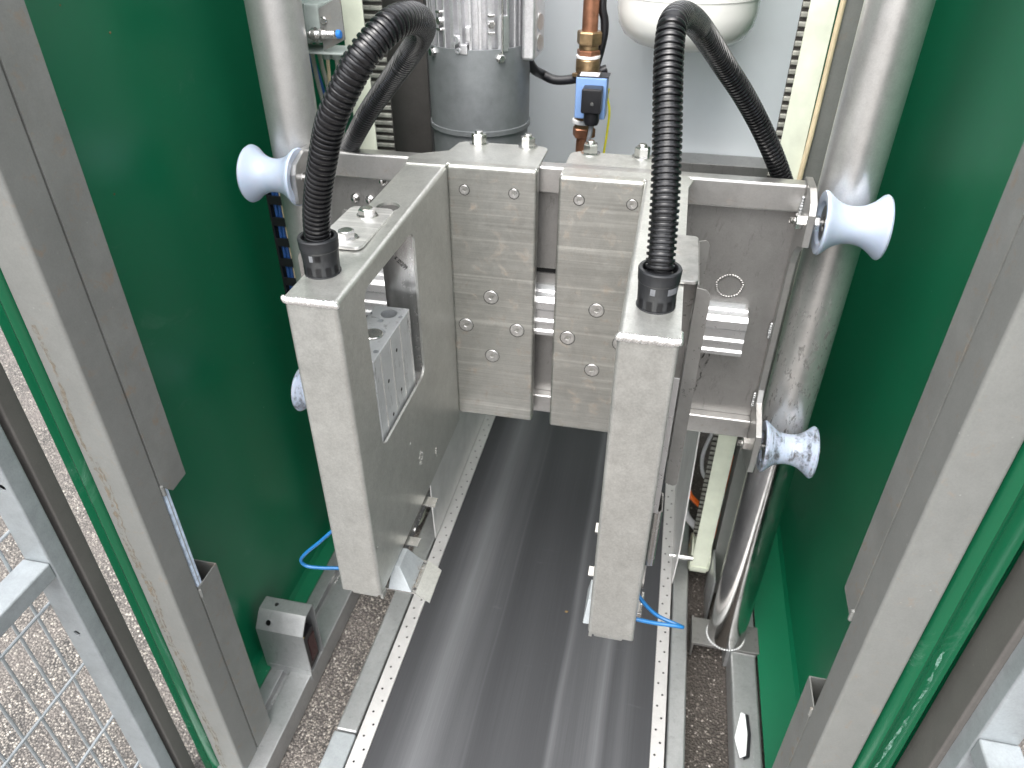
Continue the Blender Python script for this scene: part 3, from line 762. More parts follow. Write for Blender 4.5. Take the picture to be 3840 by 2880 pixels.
# ------------------------------------------------------------------ clamp arms
def scribble(parent, pts_list, y, wd=.0006):
    bm = bmesh.new()
    for pts in pts_list:
        for (a, b), (c, d) in zip(pts, pts[1:]):
            v = Vector((c - a, 0, d - b)); n_ = Vector((-v.z, 0, v.x)).normalized() * wd
            A, C_ = Vector((a, y, b)), Vector((c, y, d)); A -= v * .1; C_ += v * .1
            bm.faces.new([bm.verts.new(p) for p in (A - n_, C_ - n_, C_ + n_, A + n_)])
    mk('marker_note', bm, 'ink', parent, wn=False)
def arm(s):
    """s=-1: left arm (sheet body opens to the left); s=+1: right arm, its mirror image"""
    XI = -.313 if s < 0 else -.0255                 # inner face
    def X(d): return XI + s * d                      # d measured outwards from the inner face
    lab = ('left stainless clamp arm with a rounded window showing an aluminium cylinder block' if s < 0 else 'right stainless clamp arm, seen end-on, with a polished folded guard on its outer side')
    t = thing('clamp_arm', lab, 'clamp arm', (X(.03), .80, -.83), 'facing clamp arms of the lift carriage')
    yf, yb = .6065, 1.014; zb = -.8265; wd = .060
    def zt(y): return -.3627 + .0125 * (y - yf) / .41
    # --- folded shell: inner side, front, top and bottom of 3.5 mm sheet, open outwards
    bm = bmesh.new()
    pts = [(yf, zb), (yb, zb), (yb, zt(yb)), (yf, zt(yf))]
    a, b = sorted((X(0), X(wd)))
    prism(bm, pts, 'X', a, b)
    ed = []
    for e in bm.edges:
        m_ = (e.verts[0].co + e.verts[1].co) / 2; inner = abs(m_.x - XI) < 1e-4
        if (inner and m_.y < yb - .01) : ed.append(e)
        elif abs(m_.y - yf) < 1e-4 and abs(m_.z - zb) < 1e-4: ed.append(e)
        elif abs(m_.y - yf) < 1e-4 and abs(abs(m_.x - XI) - wd) < 1e-4: ed.append(e)
    bmesh.ops.bevel(bm, geom=ed, offset=.0062, segments=5, affect='EDGES', profile=.5)
    th = .0035
    a2, b2 = sorted((X(th), X(wd + .02)))
    cut = bmesh.new(); prism(cut, [(yf + th, zb + th), (yb + .02, zb + th), (yb + .02, zt(yb) - th), (yf + th, zt(yf) - th)], 'X', a2, b2)
    win = bmesh.new(); a3, b3 = sorted((X(-.01), X(.012)))
    prism(win, rrect(.6735, .852, -.611, -.3835, .017, 7), 'X', a3, b3)
    hol = bmesh.new(); cyl(hol, (X(.0330), .8530, -.40), (X(.0330), .8530, -.33), .0152, 40)
    slot = bmesh.new(); prism(slot, rrect(.725, .83, -.832, -.818, .001, 2), 'X', a3, b3)
    cuts = [cut, win, hol]
    for yy, zz in ((.7662, -.6772), (.6165, -.7343), (.8741, -.7913)):
        c = bmesh.new(); cyl(c, (X(-.01), yy, zz), (X(.02), yy, zz), .0028, 14); cuts.append(c)
    slot.free()
    mk('arm_shell', boolean(bm, cuts), 'arm' , t, angle=28)
    # inner rib plate
    a, b = sorted((X(th + .0002), X(.050)))
    mk('rib_plate', B(a, b, .8545, .858, -.80, -.366), 'inner', t)
    # end plug peeping out underneath
    a, b = sorted((X(.008), X(.046)))
    mk('end_plug', B(a, b, yf + .004, yf + .03, -.8325, -.8215, bev=.002), 'arm', t)
    a, b = sorted((X(.001), X(.0055)))
    mk('end_tab', B(a, b, yf + .007, yf + .02, -.838, -.8275, bev=.0008), 'arm', t)
    # weld bead on the front top edge
    w_ = bmesh.new(); N = 24
    for i in range(N):
        u = .0015 + .057 * i / (N - 1)
        bmesh.ops.create_icosphere(w_, subdivisions=2, radius=.0056, matrix=Matrix.Translation((X(u), yf + .0015 + random.uniform(-.0004, .0004), zt(yf) - .0022 + random.uniform(-.0005, .0005))) @ Matrix.Rotation(.5 * s, 4, 'Y') @ Matrix.Diagonal((.62, .72, .95, 1)))
    if s > 0:
        for i in range(9): bmesh.ops.create_icosphere(w_, subdivisions=2, radius=.0035, matrix=Matrix.Translation((X(.0595), yf + .003 + i * .0022, zt(yf) - .003)))
    mk('weld_bead', w_, 'weld', t, angle=60)
    # --- carriage plate in front of the rail
    if s < 0: p0, p1, py, pz = -.3138, -.1788, 1.0125, -.3485
    else: p0, p1, py, pz = -.1460, -.0240, 1.0075, -.3525
    bm = B(p0, p1, py, py + .022, -.8035, pz, bev=.0048, seg=4)
    pl_ = mk('slide_plate', bm, 'plate', t, angle=28)
    # --- top flange reaching over the beam
    if s < 0: fl = [(-.3745, 1.0075), (-.3135, 1.0075), (-.3135, 1.018), (-.1800, 1.018), (-.1800, 1.110), (-.1830, 1.121), (-.1920, 1.127), (-.3150, 1.127), (-.3235, 1.119), (-.3285, 1.076), (-.3700, 1.0525), (-.3790, 1.036)]
    else: fl = [(.0360, 1.0075), (-.0255, 1.0075), (-.0255, 1.018), (-.1455, 1.018), (-.1455, 1.110), (-.1425, 1.121), (-.1335, 1.127), (-.0220, 1.127), (-.0130, 1.119), (-.0080, 1.076), (.0330, 1.0500), (.0415, 1.034)]
    zt0 = pz - .0003
    mk('top_flange', prism(bmesh.new(), fl, 'Z', zt0 - .0035, zt0 + .0002, bev=.0007, seg=1), 'plate' if 0 else 'arm', t)
    for x in ((-.2909, -.2128) if s < 0 else (-.1147, -.0366)): put('hex_nut', 'nut', t, (x, 1.1195, zt0 + .0003), (0, 0, random.random()))
    # screws
    if s < 0: big = [(-.2495, -.5607), (-.2927, -.6172), (-.2063, -.6173), (-.2489, -.6728)]; sm = [(-.2876, -.3851), (-.2124, -.3851)]
    else: big = [(-.0781, -.5618), (-.1215, -.6177), (-.0781, -.6746), (-.0365, -.6177)]; sm = [(-.1155, -.385), (-.0395, -.3854)]
    for x, z in big: put('hex_socket', 'sock_big', t, (x, py - .0001, z), (PI / 2, 0, 0)); put('screw', 'screw_big', t, (x, py - .0001, z), (PI / 2, 0, 0)); put('screw_gap', 'screw_gap_big', t, (x, py - .0001, z), RX)
    for x, z in sm: put('hex_socket', 'sock_small', t, (x, py - .0001, z), RX); put('screw', 'screw_small', t, (x, py - .0001, z), RX); put('screw_gap', 'screw_gap_small', t, (x, py - .0001, z), RX)
    # --- guard: plate on top, bent down the outer side, flared flanges front and rear
    zg = -.3585
    gp = rrect(min(X(.0225), X(.078)), max(X(.0225), X(.078)), .7215, .8480, .010, 4)
    if s < 0: gp = rrect(-.3915, -.3325, .7225, .8440, .010, 4)
    else: gp = rrect(.0190, .0490, .7180, .8400, .006, 4)
    bm = prism(bmesh.new(), gp, 'Z', zt(.72) + .0016, zt(.72) + .0056, bev=.0008, seg=2)
    if s < 0:
        c1 = bmesh.new(); cyl(c1, (-.3500, .7490, -.37), (-.3500, .7490, -.34), .0062, 20); c2 = bmesh.new(); cyl(c2, (-.3520, .8180, -.37), (-.3520, .8180, -.34), .0062, 20)
        mk('cover_plate', boolean(bm, [c1, c2]), 'toppl', t)
        put('hex_bolt', 'bolt', t, (-.3585, .7465, zt(.72) + .0058), (0, 0, .35)); put('hex_bolt', 'bolt', t, (-.3605, .8165, zt(.72) + .0058), (0, 0, .1))
    else:
        mk('cover_plate', bm, 'topplr', t)
    xg = -.3935 if s < 0 else .0490
    a, b = sorted((xg, xg + s * .0022))
    mk('guard_side', B(a, b, .7250, .8360, -.640, zg - .001, bev=.0006), 'guard', t)
    def flange(y, yy, zt_, zb_):
        # sheet flaring outwards from the guard edge; rounded top corner
        outl = [(0, zt_), (.010, zt_), (.0135, zt_ - .0035), (.0150, zt_ - .008), (.0150, zb_ + .008), (.0135, zb_ + .003), (.010, zb_), (0, zb_)]
        bm = bmesh.new(); A = []; Bv = []
        for d, z in outl:
            A.append(bm.verts.new((xg + s * d, y + yy * d, z))); Bv.append(bm.verts.new((xg + s * d, y + yy * d + .0024, z)))
        bm.faces.new(A); bm.faces.new(Bv[::-1])
        for i in range(len(outl)):
            j = (i + 1) % len(outl); bm.faces.new((A[i], A[j], Bv[j], Bv[i]))
        bmesh.ops.recalc_face_normals(bm, faces=bm.faces)
        return bm
    mk('guard_flange', flange(.7200, -.35, -.3620, -.6420), 'guard', t)
    mk('guard_flange', flange(.8380, .5, -.3600, -.6420), 'guard', t)
    # inner lip of the guard channel
    a, b = sorted((X(.0615), X(.0600 + .0140)))
    mk('guard_web', B(a, b, .7460, .7485, -.625, -.366), 'guard', t)
    # --- hose socket is a thing of its own; clamp cylinder block inside the arm
    a, b = sorted((X(.0070), X(.056)))
    bm = B(a, b, .6925, .8290, -.632, -.4900, bev=.0006, seg=1)
    cuts = []
    def hole(x, y, r, dpt):
        c = bmesh.new(); cyl(c, (x, y, -.49 - dpt), (x, y, -.47), r, 24); cuts.append(c)
    hole(X(.0295), .8100, .0115, .03); hole(X(.0115), .8055, .0030, .012); hole(X(.0340), .7895, .0042, .006); hole(X(.0590 - .004), .8060, .0032, .01)
    hole(X(.0320), .7560, .0165, .003); hole(X(.0125), .7160, .0038, .01); hole(X(.0300), .7060, .0110, .03)
    for yy in (.7145, .7505, .7870, .8230):       # T slots seen as bright lines
        a4, b4 = sorted((X(.004), X(.0078))); cuts.append(B(a4, b4, yy - .0009, yy + .0009, -.64, -.48))
    blk = mk('cylinder_block', boolean(bm, cuts), 'cylalu', t, angle=25)
    bm = bmesh.new(); cyl(bm, (X(.0320), .7560, -.4935), (X(.0320), .7560, -.4895), .0132, 32, .0008); mk('piston_cap', bm, 'bright', blk)
    bm = bmesh.new()
    for yy, zz in ((.7320, -.545), (.7690, -.520), (.7355, -.602), (.7720, -.586)):
        lathe(bm, (X(.0071), yy, zz), (-s, 0, 0), [(.0003, 0), (.0003, .0028), (-.001, .0030)], 14)
    mk('port_hole', bm, 'hole', blk, wn=False)
    bm = bmesh.new()
    for yy in (.7145, .7505, .7870, .8230):
        a4, b4 = sorted((X(.0064), X(.0076))); box(bm, a4, b4, yy - .0008, yy + .0008, -.631, -.491)
    mk('slot_line', bm, 'weld', blk, wn=False)
    # --- gripper gear below the arm
    a, b = sorted((X(-.0185 if s < 0 else -.0120), X(.030)))
    mk('gripper_tab', B(a, b, .7950, .8150, -.8310, -.8285, bev=.0004), 'inner', t)
    mk('gripper_tab', B(a, b, .7090, .7265, -.8310, -.8285, bev=.0004), 'inner', t)
    a, b = sorted((X(.002), X(.006)))
    mk('gripper_bar', B(a, b, .690, .835, -.850, -.8315), 'inner', t)
    for yy, zz in ((.7539, -.8432), (.7025, -.8410)): put('pivot_screw', 'rivet', t, (X(.0018), yy, zz), (0, -s * PI / 2, 0))
    # wedge foot
    bm = bmesh.new()
    top = [(X(-.006), .664), (X(.006), .664), (X(.006), .700), (X(-.006), .700)]
    kb = -.0270 if s < 0 else -.0100
    bot = [(X(kb), .6470), (X(.0080), .6470), (X(.0080), .7080), (X(kb), .7080)]
    Tt = [bm.verts.new((p[0], p[1], -.826)) for p in top]; Bb = [bm.verts.new((p[0], p[1], -.8575)) for p in bot]
    bm.faces.new(Tt); bm.faces.new(Bb[::-1])
    for i in range(4): bm.faces.new((Bb[i], Bb[(i + 1) % 4], Tt[(i + 1) % 4], Tt[i]))
    bmesh.ops.recalc_face_normals(bm, faces=bm.faces); bmesh.ops.bevel(bm, geom=bm.edges[:], offset=.0006, segments=1, affect='EDGES')
    mk('wedge_foot', bm, 'galv', t)
    if s < 0:
     a, b = sorted((X(-.0330), X(.0120)))
     bm = B(a, b, .6480, .7110, -.8605, -.8582)
     c1 = bmesh.new(); cyl(c1, (X(-.0290), .7045, -.87), (X(-.0290), .7045, -.85), .0026, 14); c2 = bmesh.new(); cyl(c2, (X(-.0295), .6560, -.87), (X(-.0295), .6560, -.85), .0030, 14)
     mk('foot_plate', boolean(bm, [c1, c2]), 'inner', t)
     bm = bmesh.new(); x1, x2 = X(-.0330), X(-.0545)
     V = [bm.verts.new(p) for p in ((x1, .6480, -.8582), (x1, .7110, -.8582), (x2, .7060, -.8690), (x2, .6450, -.8690), (x1, .6480, -.8605), (x1, .7110, -.8605), (x2, .7060, -.8713), (x2, .6450, -.8713))]
     for f in ((0, 1, 2, 3), (7, 6, 5, 4), (0, 4, 5, 1), (1, 5, 6, 2), (2, 6, 7, 3), (3, 7, 4, 0)): bm.faces.new([V[i] for i in f])
     bmesh.ops.recalc_face_normals(bm, faces=bm.faces); mk('foot_flap', bm, 'arm', t)
    # outer side gear (visible on the right arm): moving plate, rounded housing, fork
    a, b = sorted((X(.0605), X(.0680)))
    mk('moving_strip', B(a, b, .660, .6625, -.640, -.440, bev=.0004), 'alu', t)
    prf = rrect(min(X(.0600), X(.0740)), max(X(.0600), X(.0740)), .662, .700, .005, 3)
    bm = prism(bmesh.new(), prf, 'Z', -.737, -.640); prf2 = rrect(min(X(.0610), X(.0722)), max(X(.0610), X(.0722)), .664, .698, .004, 3)
    c = prism(bmesh.new(), prf2, 'Z', -.733, -.60); mk('rod_housing', boolean(bm, [c]), 'inner', t)
    a, b = sorted((X(.0600), X(.0655))); mk('link_bar', B(a, b, .668, .673, -.790, -.737), 'sheet', t)
    bm = bmesh.new()
    for r0, xx in ((.0125, .064), (.0085, .0615)):
        ring = []
        for i in range(9):
            a_ = -1.1 + 1.5 * i / 8; ring.append((X(xx - .008 + r0 * math.cos(a_)), -.795 + r0 * math.sin(a_) * 1.3))
        out_ = ring + [(x_ - s * .0028, z_) for x_, z_ in ring[::-1]]
        prism(bm, out_, 'Y', .650, .662)
    mk('fork', bm, 'bright', t)
    a, b = sorted((X(.058), X(.0665))); mk('bracket_tab', B(a, b, .640, .646, -.8250, -.8120, bev=.0008), 'inner', t)
    mk('bracket_tab', B(a, b, .630, .650, -.8010, -.7950, bev=.0008), 'inner', t)
    if s < 0:
        for (yy, zz, rr) in ((.8038, -.7354, .0095), (.8741, -.7800, .0045)):
            w_ = bmesh.new()
            for i in range(16):
                a_ = 2 * PI * i / 16; q = rr * random.uniform(.6, 1.15)
                bmesh.ops.create_icosphere(w_, subdivisions=1, radius=.0016, matrix=Matrix.Translation((XI + .0004, yy + q * math.cos(a_) * .8, zz + q * math.sin(a_) * 1.2)) @ Matrix.Diagonal((.5, 1, 1, 1)))
            mk('weld_spot', w_, 'weld', t)
        o_ = W((1330 + 1050 / 6.9125) / 1.736, (900 + 450 / 6.9125) / 1.736, 'Y', .8542)
        e_ = W((1330 + 1340 / 6.9125) / 1.736, (900 + 730 / 6.9125) / 1.736, 'Y', .8542)
        dx, dz = e_.x - o_.x, e_.z - o_.z; L = math.hypot(dx, dz); ux, uz = dx / L, dz / L; nx_, nz_ = uz, -ux
        def P2(u, v): return (o_.x + ux * u * L + nx_ * v, o_.z + uz * u * L + nz_ * v)
        gl = {'7': [[(0, -.002), (.1, -.002), (.04, .003)]], '2': [[(0, -.0015), (.05, -.003), (.09, -.001), (0, .003), (.1, .003)]],
              '1': [[(.04, -.003), (.04, .003)]], '/': [[(.08, -.0035), (0, .0035)]], '0': [[(.05, -.003), (.0, 0), (.05, .003), (.1, 0), (.05, -.003)]], 'x': [[(0, -.002), (.1, .002)], [(0, .002), (.1, -.002)]], '9': [[(.09, -.002), (.02, -.003), (.03, .0), (.09, -.001), (.07, .0035)]]}
        pos = 0; st = []
        for ch in 'x 7212/09':
            if ch != ' ':
                for g_ in gl[ch]: st.append([P2(pos + u, v) for u, v in g_])
            pos += .115
        scribble(t, st, .8542, .00045)
        bm = bmesh.new()
        for _ in range(90):
            q = random.random(); p = Vector((X(-.0275) + random.uniform(-.002, .002), .650 + .05 * q, -.858 + random.uniform(0, .006 + .01 * q)))
            d = Vector((random.uniform(-1, 1), random.uniform(-1, 1), random.uniform(-.3, 1))) * .005; e_ = Vector((random.uniform(-1, 1), random.uniform(-1, 1), 0)) * .0004
            bm.faces.new([bm.verts.new(k) for k in (p, p + e_, p + d)])
        mk('dried_grass', bm, 'mud', t, wn=False)['kind'] = 'stuff'
    return t
arm(-1); arm(1)

# ------------------------------------------------------------------ corrugated hoses
def hose(label, path, fit_c, fit_r, fz, tw):
    t = thing('corrugated_hose', label, 'hose', (fit_c[0], fit_c[1], fz), 'black corrugated hoses plugged into the clamp arms')
    pts = catmull(path, 14); R0 = .0144
    pitch = .0059; path_f = resample(pts, pitch / 10); rad = []; keep = []
    for i, p in enumerate(path_f):
        ph = i % 10
        q = {0: .85, 3: .85, 4: .98, 5: 1.0, 8: 1.0, 9: .98}.get(ph)
        if q: keep.append(p); rad.append(R0 * q)
    bm = sweep(bmesh.new(), keep, rad, 36); mk('hose', bm, 'hose', t, angle=24, wn=False)
    c = Vector((fit_c[0], fit_c[1], fz))
    prof = [(0, .014), (0, fit_r * 1.02), (.003, fit_r * 1.02), (.0032, fit_r * .97), (.019, fit_r * 1.0), (.030, fit_r * 1.04), (.031, fit_r * 1.07), (.0425, fit_r * 1.10), (.0440, fit_r * 1.06), (.0440, fit_r * .90), (.0425, fit_r * .86), (.020, fit_r * .84)]
    bm = bmesh.new(); lathe(bm, c, (0, 0, 1), prof, 48); f = mk('fitting', bm, 'fit', t, angle=25)
    def patch(a0, a1, z0, z1, r, mat, nm):
        bm = bmesh.new(); N = 8; V = []
        for z in (z0, z1):
            V.append([bm.verts.new((c.x + r * math.cos(a0 + (a1 - a0) * i / N), c.y + r * math.sin(a0 + (a1 - a0) * i / N), fz + z)) for i in range(N + 1)])
        for i in range(N): bm.faces.new((V[0][i], V[0][i + 1], V[1][i + 1], V[1][i]))
        bmesh.ops.solidify(bm, geom=bm.faces[:], thickness=.0006)
        bmesh.ops.recalc_face_normals(bm, faces=bm.faces); mk(nm, bm, mat, f, wn=False)
    for a0, wd_, mat in tw: patch(math.radians(a0), math.radians(a0 + wd_), .0215, .0285, fit_r * 1.035, mat, 'window')
    for a0 in (-150, -118, -86, -54, -22): patch(math.radians(a0), math.radians(a0 + 17), .004, .0135, fit_r * 1.005, 'blackp', 'grip_rib')
    return t
s6 = lambda x, y: ((1100 + x / 3.456) / 1.736, (y / 3.456) / 1.736)
sA = lambda x, y: ((1000 + x / 1.728) / 1.736, (y / 1.728) / 1.736)
sB = lambda x, y: ((2080 + x / 1.728) / 1.736, (y / 1.728) / 1.736)
pL = [Vector((-.3560, .6720, -.345)), Vector((-.3562, .6718, -.322))]
for x, y, d in ((322, 1400, .763), (335, 1230, .738), (362, 1050, .712), (392, 880, .692), (440, 720, .672)): pL.append(Wd(*sA(x, y), d))
for x, y, d in ((820, 850, .645), (1030, 560, .640), (1270, 320, .645), (1470, 235, .665), (1610, 250, .70), (1672, 340, .755), (1640, 470, .81), (1540, 640, .86), (1395, 850, .905), (1232, 1080, .96), (1065, 1310, 1.01), (930, 1520, 1.05), (800, 1760, 1.10), (700, 1960, 1.16)): pL.append(Wd(*s6(x, y), d))
hose('black corrugated hose arching over from the left arm to behind the carriage', pL, (-.3560, .6710), .0198, -.3625, ((-100, 12, 'fitl'), (-82, 18, 'blackp'), (-172, 14, 'fitl')))
pR = [Vector((.0075, .6720, -.345)), Vector((.0070, .6722, -.320))]
for x, y, d in ((702, 1500, .712), (715, 1300, .703), (723, 1100, .698), (730, 850, .694), (733, 600, .690), (738, 400, .690), (748, 250, .690), (768, 150, .695), (812, 105, .72), (868, 118, .765), (930, 170, .82), (1015, 290, .87), (1110, 440, .92), (1215, 600, .96), (1310, 770, 1.0), (1395, 950, 1.03), (1465, 1130, 1.06), (1515, 1300, 1.09), (1550, 1450, 1.13)): pR.append(Wd(*sB(x, y), d))
hose('black corrugated hose arching over from the right arm, in front of the white tank', pR, (.0075, .6720), .0198, -.3625, ((-110, 14, 'fitl'), (-60, 44, 'fitl')))

# ------------------------------------------------------------------ blue air hoses
pts = [(-.395, .665, -.765), (-.4056, .66, -.7736), (-.425, .657, -.795), (-.4480, .655, -.820), (-.4590, .655, -.8380), (-.4520, .655, -.8490), (-.4300, .657, -.8500), (-.405, .660, -.8480), (-.385, .662, -.8470)]
tag(mk('air_hose', tube(pts, .0027, 12), 'blueh', org=(-.40, .66, -.85)), 'blue air hose looping out to the left of the left arm foot', 'air hose', 'thin blue air hoses')
pts = [(.025, .645, -.755), (.0359, .64, -.775), (.060, .635, -.797), (.0880, .628, -.8010), (.0945, .625, -.8000), (.0860, .622, -.7960), (.0600, .620, -.7950), (.0361, .618, -.7915), (.020, .618, -.790)]
tag(mk('air_hose', tube(pts, .0027, 12), 'blueh', org=(.04, .64, -.80)), 'blue air hose sticking out to the right of the right arm foot', 'air hose', 'thin blue air hoses')

# ------------------------------------------------------------------ photo sensor in its bracket
t = thing('sensor_bracket', 'folded steel housing holding a black photo sensor with red lens, on the left floor rail', 'sensor', (-.655, .83, -1.40))
pr = [(.805, -1.398), (.805, -1.271), (.826, -1.245), (.833, -1.239), (.862, -1.239), (.866, -1.243), (.866, -1.398)]
bm = prism(bmesh.new(), pr, 'X', -.707, -.604)
inn = [(.8075, -1.41), (.8075, -1.2725), (.8275, -1.2475), (.8335, -1.2415), (.8615, -1.2415), (.8635, -1.2445), (.8635, -1.41)]
c = prism(bmesh.new(), inn, 'X', -.7035, -.59)
h1 = bmesh.new(); cyl(h1, (-.682, .79, -1.228), (-.682, .835, -1.283), .0058, 20)
h2 = bmesh.new(); cyl(h2, (-.676, .848, -1.26), (-.676, .848, -1.20), .0045, 20)
mk('housing', boolean(bm, [c, h1, h2]), 'frame', t)
body = mk('sensor_body', B(-.690, -.6065, .811, .852, -1.388, -1.288, bev=.002), 'blackp', t)
mk('lens', B(-.6066, -.6055, .822, .848, -1.375, -1.305, bev=.0004), 'red', body)
mk('type_label', B(-.6300, -.6080, .814, .817, -1.2880, -1.2872), 'gold', body)
mk('toe', B(-.700, -.604, .8035, .8048, -1.416, -1.385), 'frame', t)

# ------------------------------------------------------------------ reflector on the right floor rail
t = thing('reflector', 'white lozenge reflector on a small black bracket standing on the right floor rail', 'reflector', (.288, .85, -1.40))
O1 = [(.2840, .9040), (.2925, .9020), (.2950, .8600), (.2900, .8150), (.2784, .8080), (.2696, .8466)]
O2 = [(x + .0075, y + .001) for x, y in O1]
mk('backing', prism(bmesh.new(), O2, 'Z', -1.3985, -1.3925, bev=.0006, seg=1), 'blackp', t)
mk('mirror_face', prism(bmesh.new(), O1, 'Z', -1.3922, -1.3900, bev=.0005, seg=1), 'mirror', t)
mk('bracket', B(.3045, .3085, .800, .925, -1.3990, -1.3960), 'frame', t)

# ------------------------------------------------------------------ timing belts
def timing(x0, x1, lab, yb):
    t = thing('timing_belt', lab, 'belt', ((x0 + x1) / 2, 1.28, -1.41), 'cream lift timing belts')
    mk('front_strand', B(x0, x1, 1.249, 1.252, -1.375, .6, bev=.0008), 'cream', t)
    mk('back_strand', B(x0, x1, yb + .004, yb + .007, -1.375, .6), 'beltback', t)
    for y, s in ((1.2522, 1), (yb + .0038, -1)):
        bm = bmesh.new(); z = -1.36
        while z < .55:
            prism(bm, [(y, z), (y, z + .0085), (y + s * .0032, z + .0065), (y + s * .0032, z + .002)], 'X', x0 + .0005, x1 - .0005); z += .0140
        mk('belt_teeth', bm, 'tooth', t, wn=False, angle=20)
    bm = bmesh.new(); lathe(bm, (x0 - .004, (1.25 + yb) / 2, -1.355), (1, 0, 0), [(0, 0), (0, .044), (.0035, .044), (.0036, .036), (x1 - x0 + .004, .036), (x1 - x0 + .0042, .044), (x1 - x0 + .0078, .044), (x1 - x0 + .0078, 0)], 40)
    mk('pulley', bm, 'creamd', t)
    pts = [( (1.25 + yb) / 2 + .041 * math.cos(a), -1.365 + .041 * math.sin(a)) for a in [PI + PI * i / 16 for i in range(17)]]
    pts2 = [((1.25 + yb) / 2 + .038 * math.cos(a), -1.365 + .038 * math.sin(a)) for a in [PI + PI * i / 16 for i in range(17)]]
    bm = prism(bmesh.new(), pts + pts2[::-1], 'X', x0, x1); mk('belt_turn', bm, 'cream', t)
    bm = bmesh.new(); cyl(bm, (x0 - .045, 1.245, -1.335), (x0, 1.245, -1.335), .0065, 14); cyl(bm, (x0 - .055, 1.245, -1.335), (x0 - .044, 1.245, -1.335), .004, 12)
    mk('axle', bm, 'bright', t)
timing(.1775, .2155, 'cream lift belt at the back right, running down past the right beam end', 1.325)
timing(-.5550, -.5165, 'cream lift belt at the back left, behind the left hose arch', 1.335)

# ------------------------------------------------------------------ back structure
def col_(x0, x1, y0, y1, z0, z1, lab, mat, grp=None):
    o = mk('rear_column', B(x0, x1, y0, y1, z0, z1, bev=.002), mat, org=((x0 + x1) / 2, (y0 + y1) / 2, z0)); return tag(o, lab, 'column', grp)
col_(.226, .262, 1.255, 1.30, -1.455, .7, 'brownish steel column between the right lift belt and right guide tube', 'post')
col_(-.575, -.468, 1.42, 1.50, -1.455, .7, 'dark wide steel column left of the motor', 'dark_col')
t = thing('back_panel', 'light grey painted back panel behind motor, valve and tank', 'panel', (-.14, 1.60, -.483))
mk('panel', B(-.53, .2165, 1.600, 1.606, -.66, .75), 'panel', t)
mk('panel_edge', B(.2168, .2190, 1.596, 1.606, -.483, .75), 'dark_col', t)
t = thing('rear_cross_beam', 'stainless rear cross beam below the light grey back panel', 'beam', (.12, 1.55, -.60))
mk('beam', B(.005, .225, 1.53, 1.598, -.60, -.4865, bev=.002), 'sheet', t)

# ------------------------------------------------------------------ motor
mc = (-.3475, 1.352)
t = thing('electric_motor', 'finned electric motor standing on a zinc grey cylindrical housing, left of the copper pipe', 'motor', (mc[0], mc[1], -.50))
bm = bmesh.new(); lathe(bm, (mc[0], mc[1], 0), (0, 0, 1), [(-.52, .088), (-.383, .088), (-.382, .0925), (-.374, .0925), (-.3735, .0905), (-.2405, .0905), (-.2400, .089), (-.245, .084)], 72); hs_ = mk('housing', bm, 'zinc', t)
bm = bmesh.new(); lathe(bm, (mc[0], mc[1], 0), (0, 0, 1), [(-.246, .0), (-.246, .074), (.25, .074), (.25, 0)], 48); mk('core', bm, 'cast', t)
NF = 34
for i in range(NF):
    a = 2 * PI * i / NF
    if not (-.05 < ((a / PI + .5) % 2) < 1.2 or True): continue
    bm = bmesh.new(); wdt = .0052 if i % 4 else .0075
    box(bm, .070, .0885 if i % 4 else .0875, -wdt / 2, wdt / 2, -.2445, .25, .0006, 1)
    bmesh.ops.transform(bm, matrix=Matrix.Translation((mc[0], mc[1], 0)) @ Matrix.Rotation(a, 4, 'Z'), verts=bm.verts)
    mk('fin', bm, 'cast', t, wn=False)
def on_motor(px, z, r=.0885):
    dx = px - mc[0]; return Vector((px, mc[1] - math.sqrt(max(r * r - dx * dx, 1e-6)), z))
def radial(px): return math.atan2(-math.sqrt(max(.0885 ** 2 - (px - mc[0]) ** 2, 1e-6)), px - mc[0])
for px, z in ((-.3065, -.2010), (-.3930, -.1985)):
    q = on_motor(px, z); a = radial(px)
    bm = bmesh.new(); box(bm, -.004, .006, -.006, .006, -.016, -.012, .001, 1); box(bm, -.004, .006, -.006, .006, .010, .014, .001, 1)
    lathe(bm, (-.004, 0, -.001), (1, 0, 0), [(0, 0), (0, .0065), (.009, .0065), (.010, .005), (.010, 0)], 6)
    bmesh.ops.transform(bm, matrix=Matrix.Translation(q) @ Matrix.Rotation(a, 4, 'Z'), verts=bm.verts); mk('clamp_bolt', bm, 'bright', t, angle=20)
for px, z, L in ((-.3644, -.2260, 1), (-.3600, -.2420, .7)):
    q = on_motor(px, z); a = radial(px); bm = bmesh.new()
    lathe(bm, (-.008, 0, 0), (1, 0, 0), [(0, .0065 * L), (.013, .0065 * L), (.013, .0032 * L), (.004, .0030 * L), (.004, 0)], 18)
    bmesh.ops.transform(bm, matrix=Matrix.Translation(q) @ Matrix.Rotation(a, 4, 'Z'), verts=bm.verts); mk('screw_boss', bm, 'cast', t)
for px, z0, z1, wd_ in ((-.3430, -.228, -.205, .009), (-.3505, -.248, -.232, .013), (-.2880, -.245, -.19, .014)):
    q = on_motor(px, 0); a = radial(px); bm = bmesh.new(); box(bm, -.010, .004, -wd_ / 2, wd_ / 2, z0, z1, .002, 2)
    bmesh.ops.transform(bm, matrix=Matrix.Translation(q) @ Matrix.Rotation(a, 4, 'Z'), verts=bm.verts); mk('cast_lug', bm, 'cast', t)
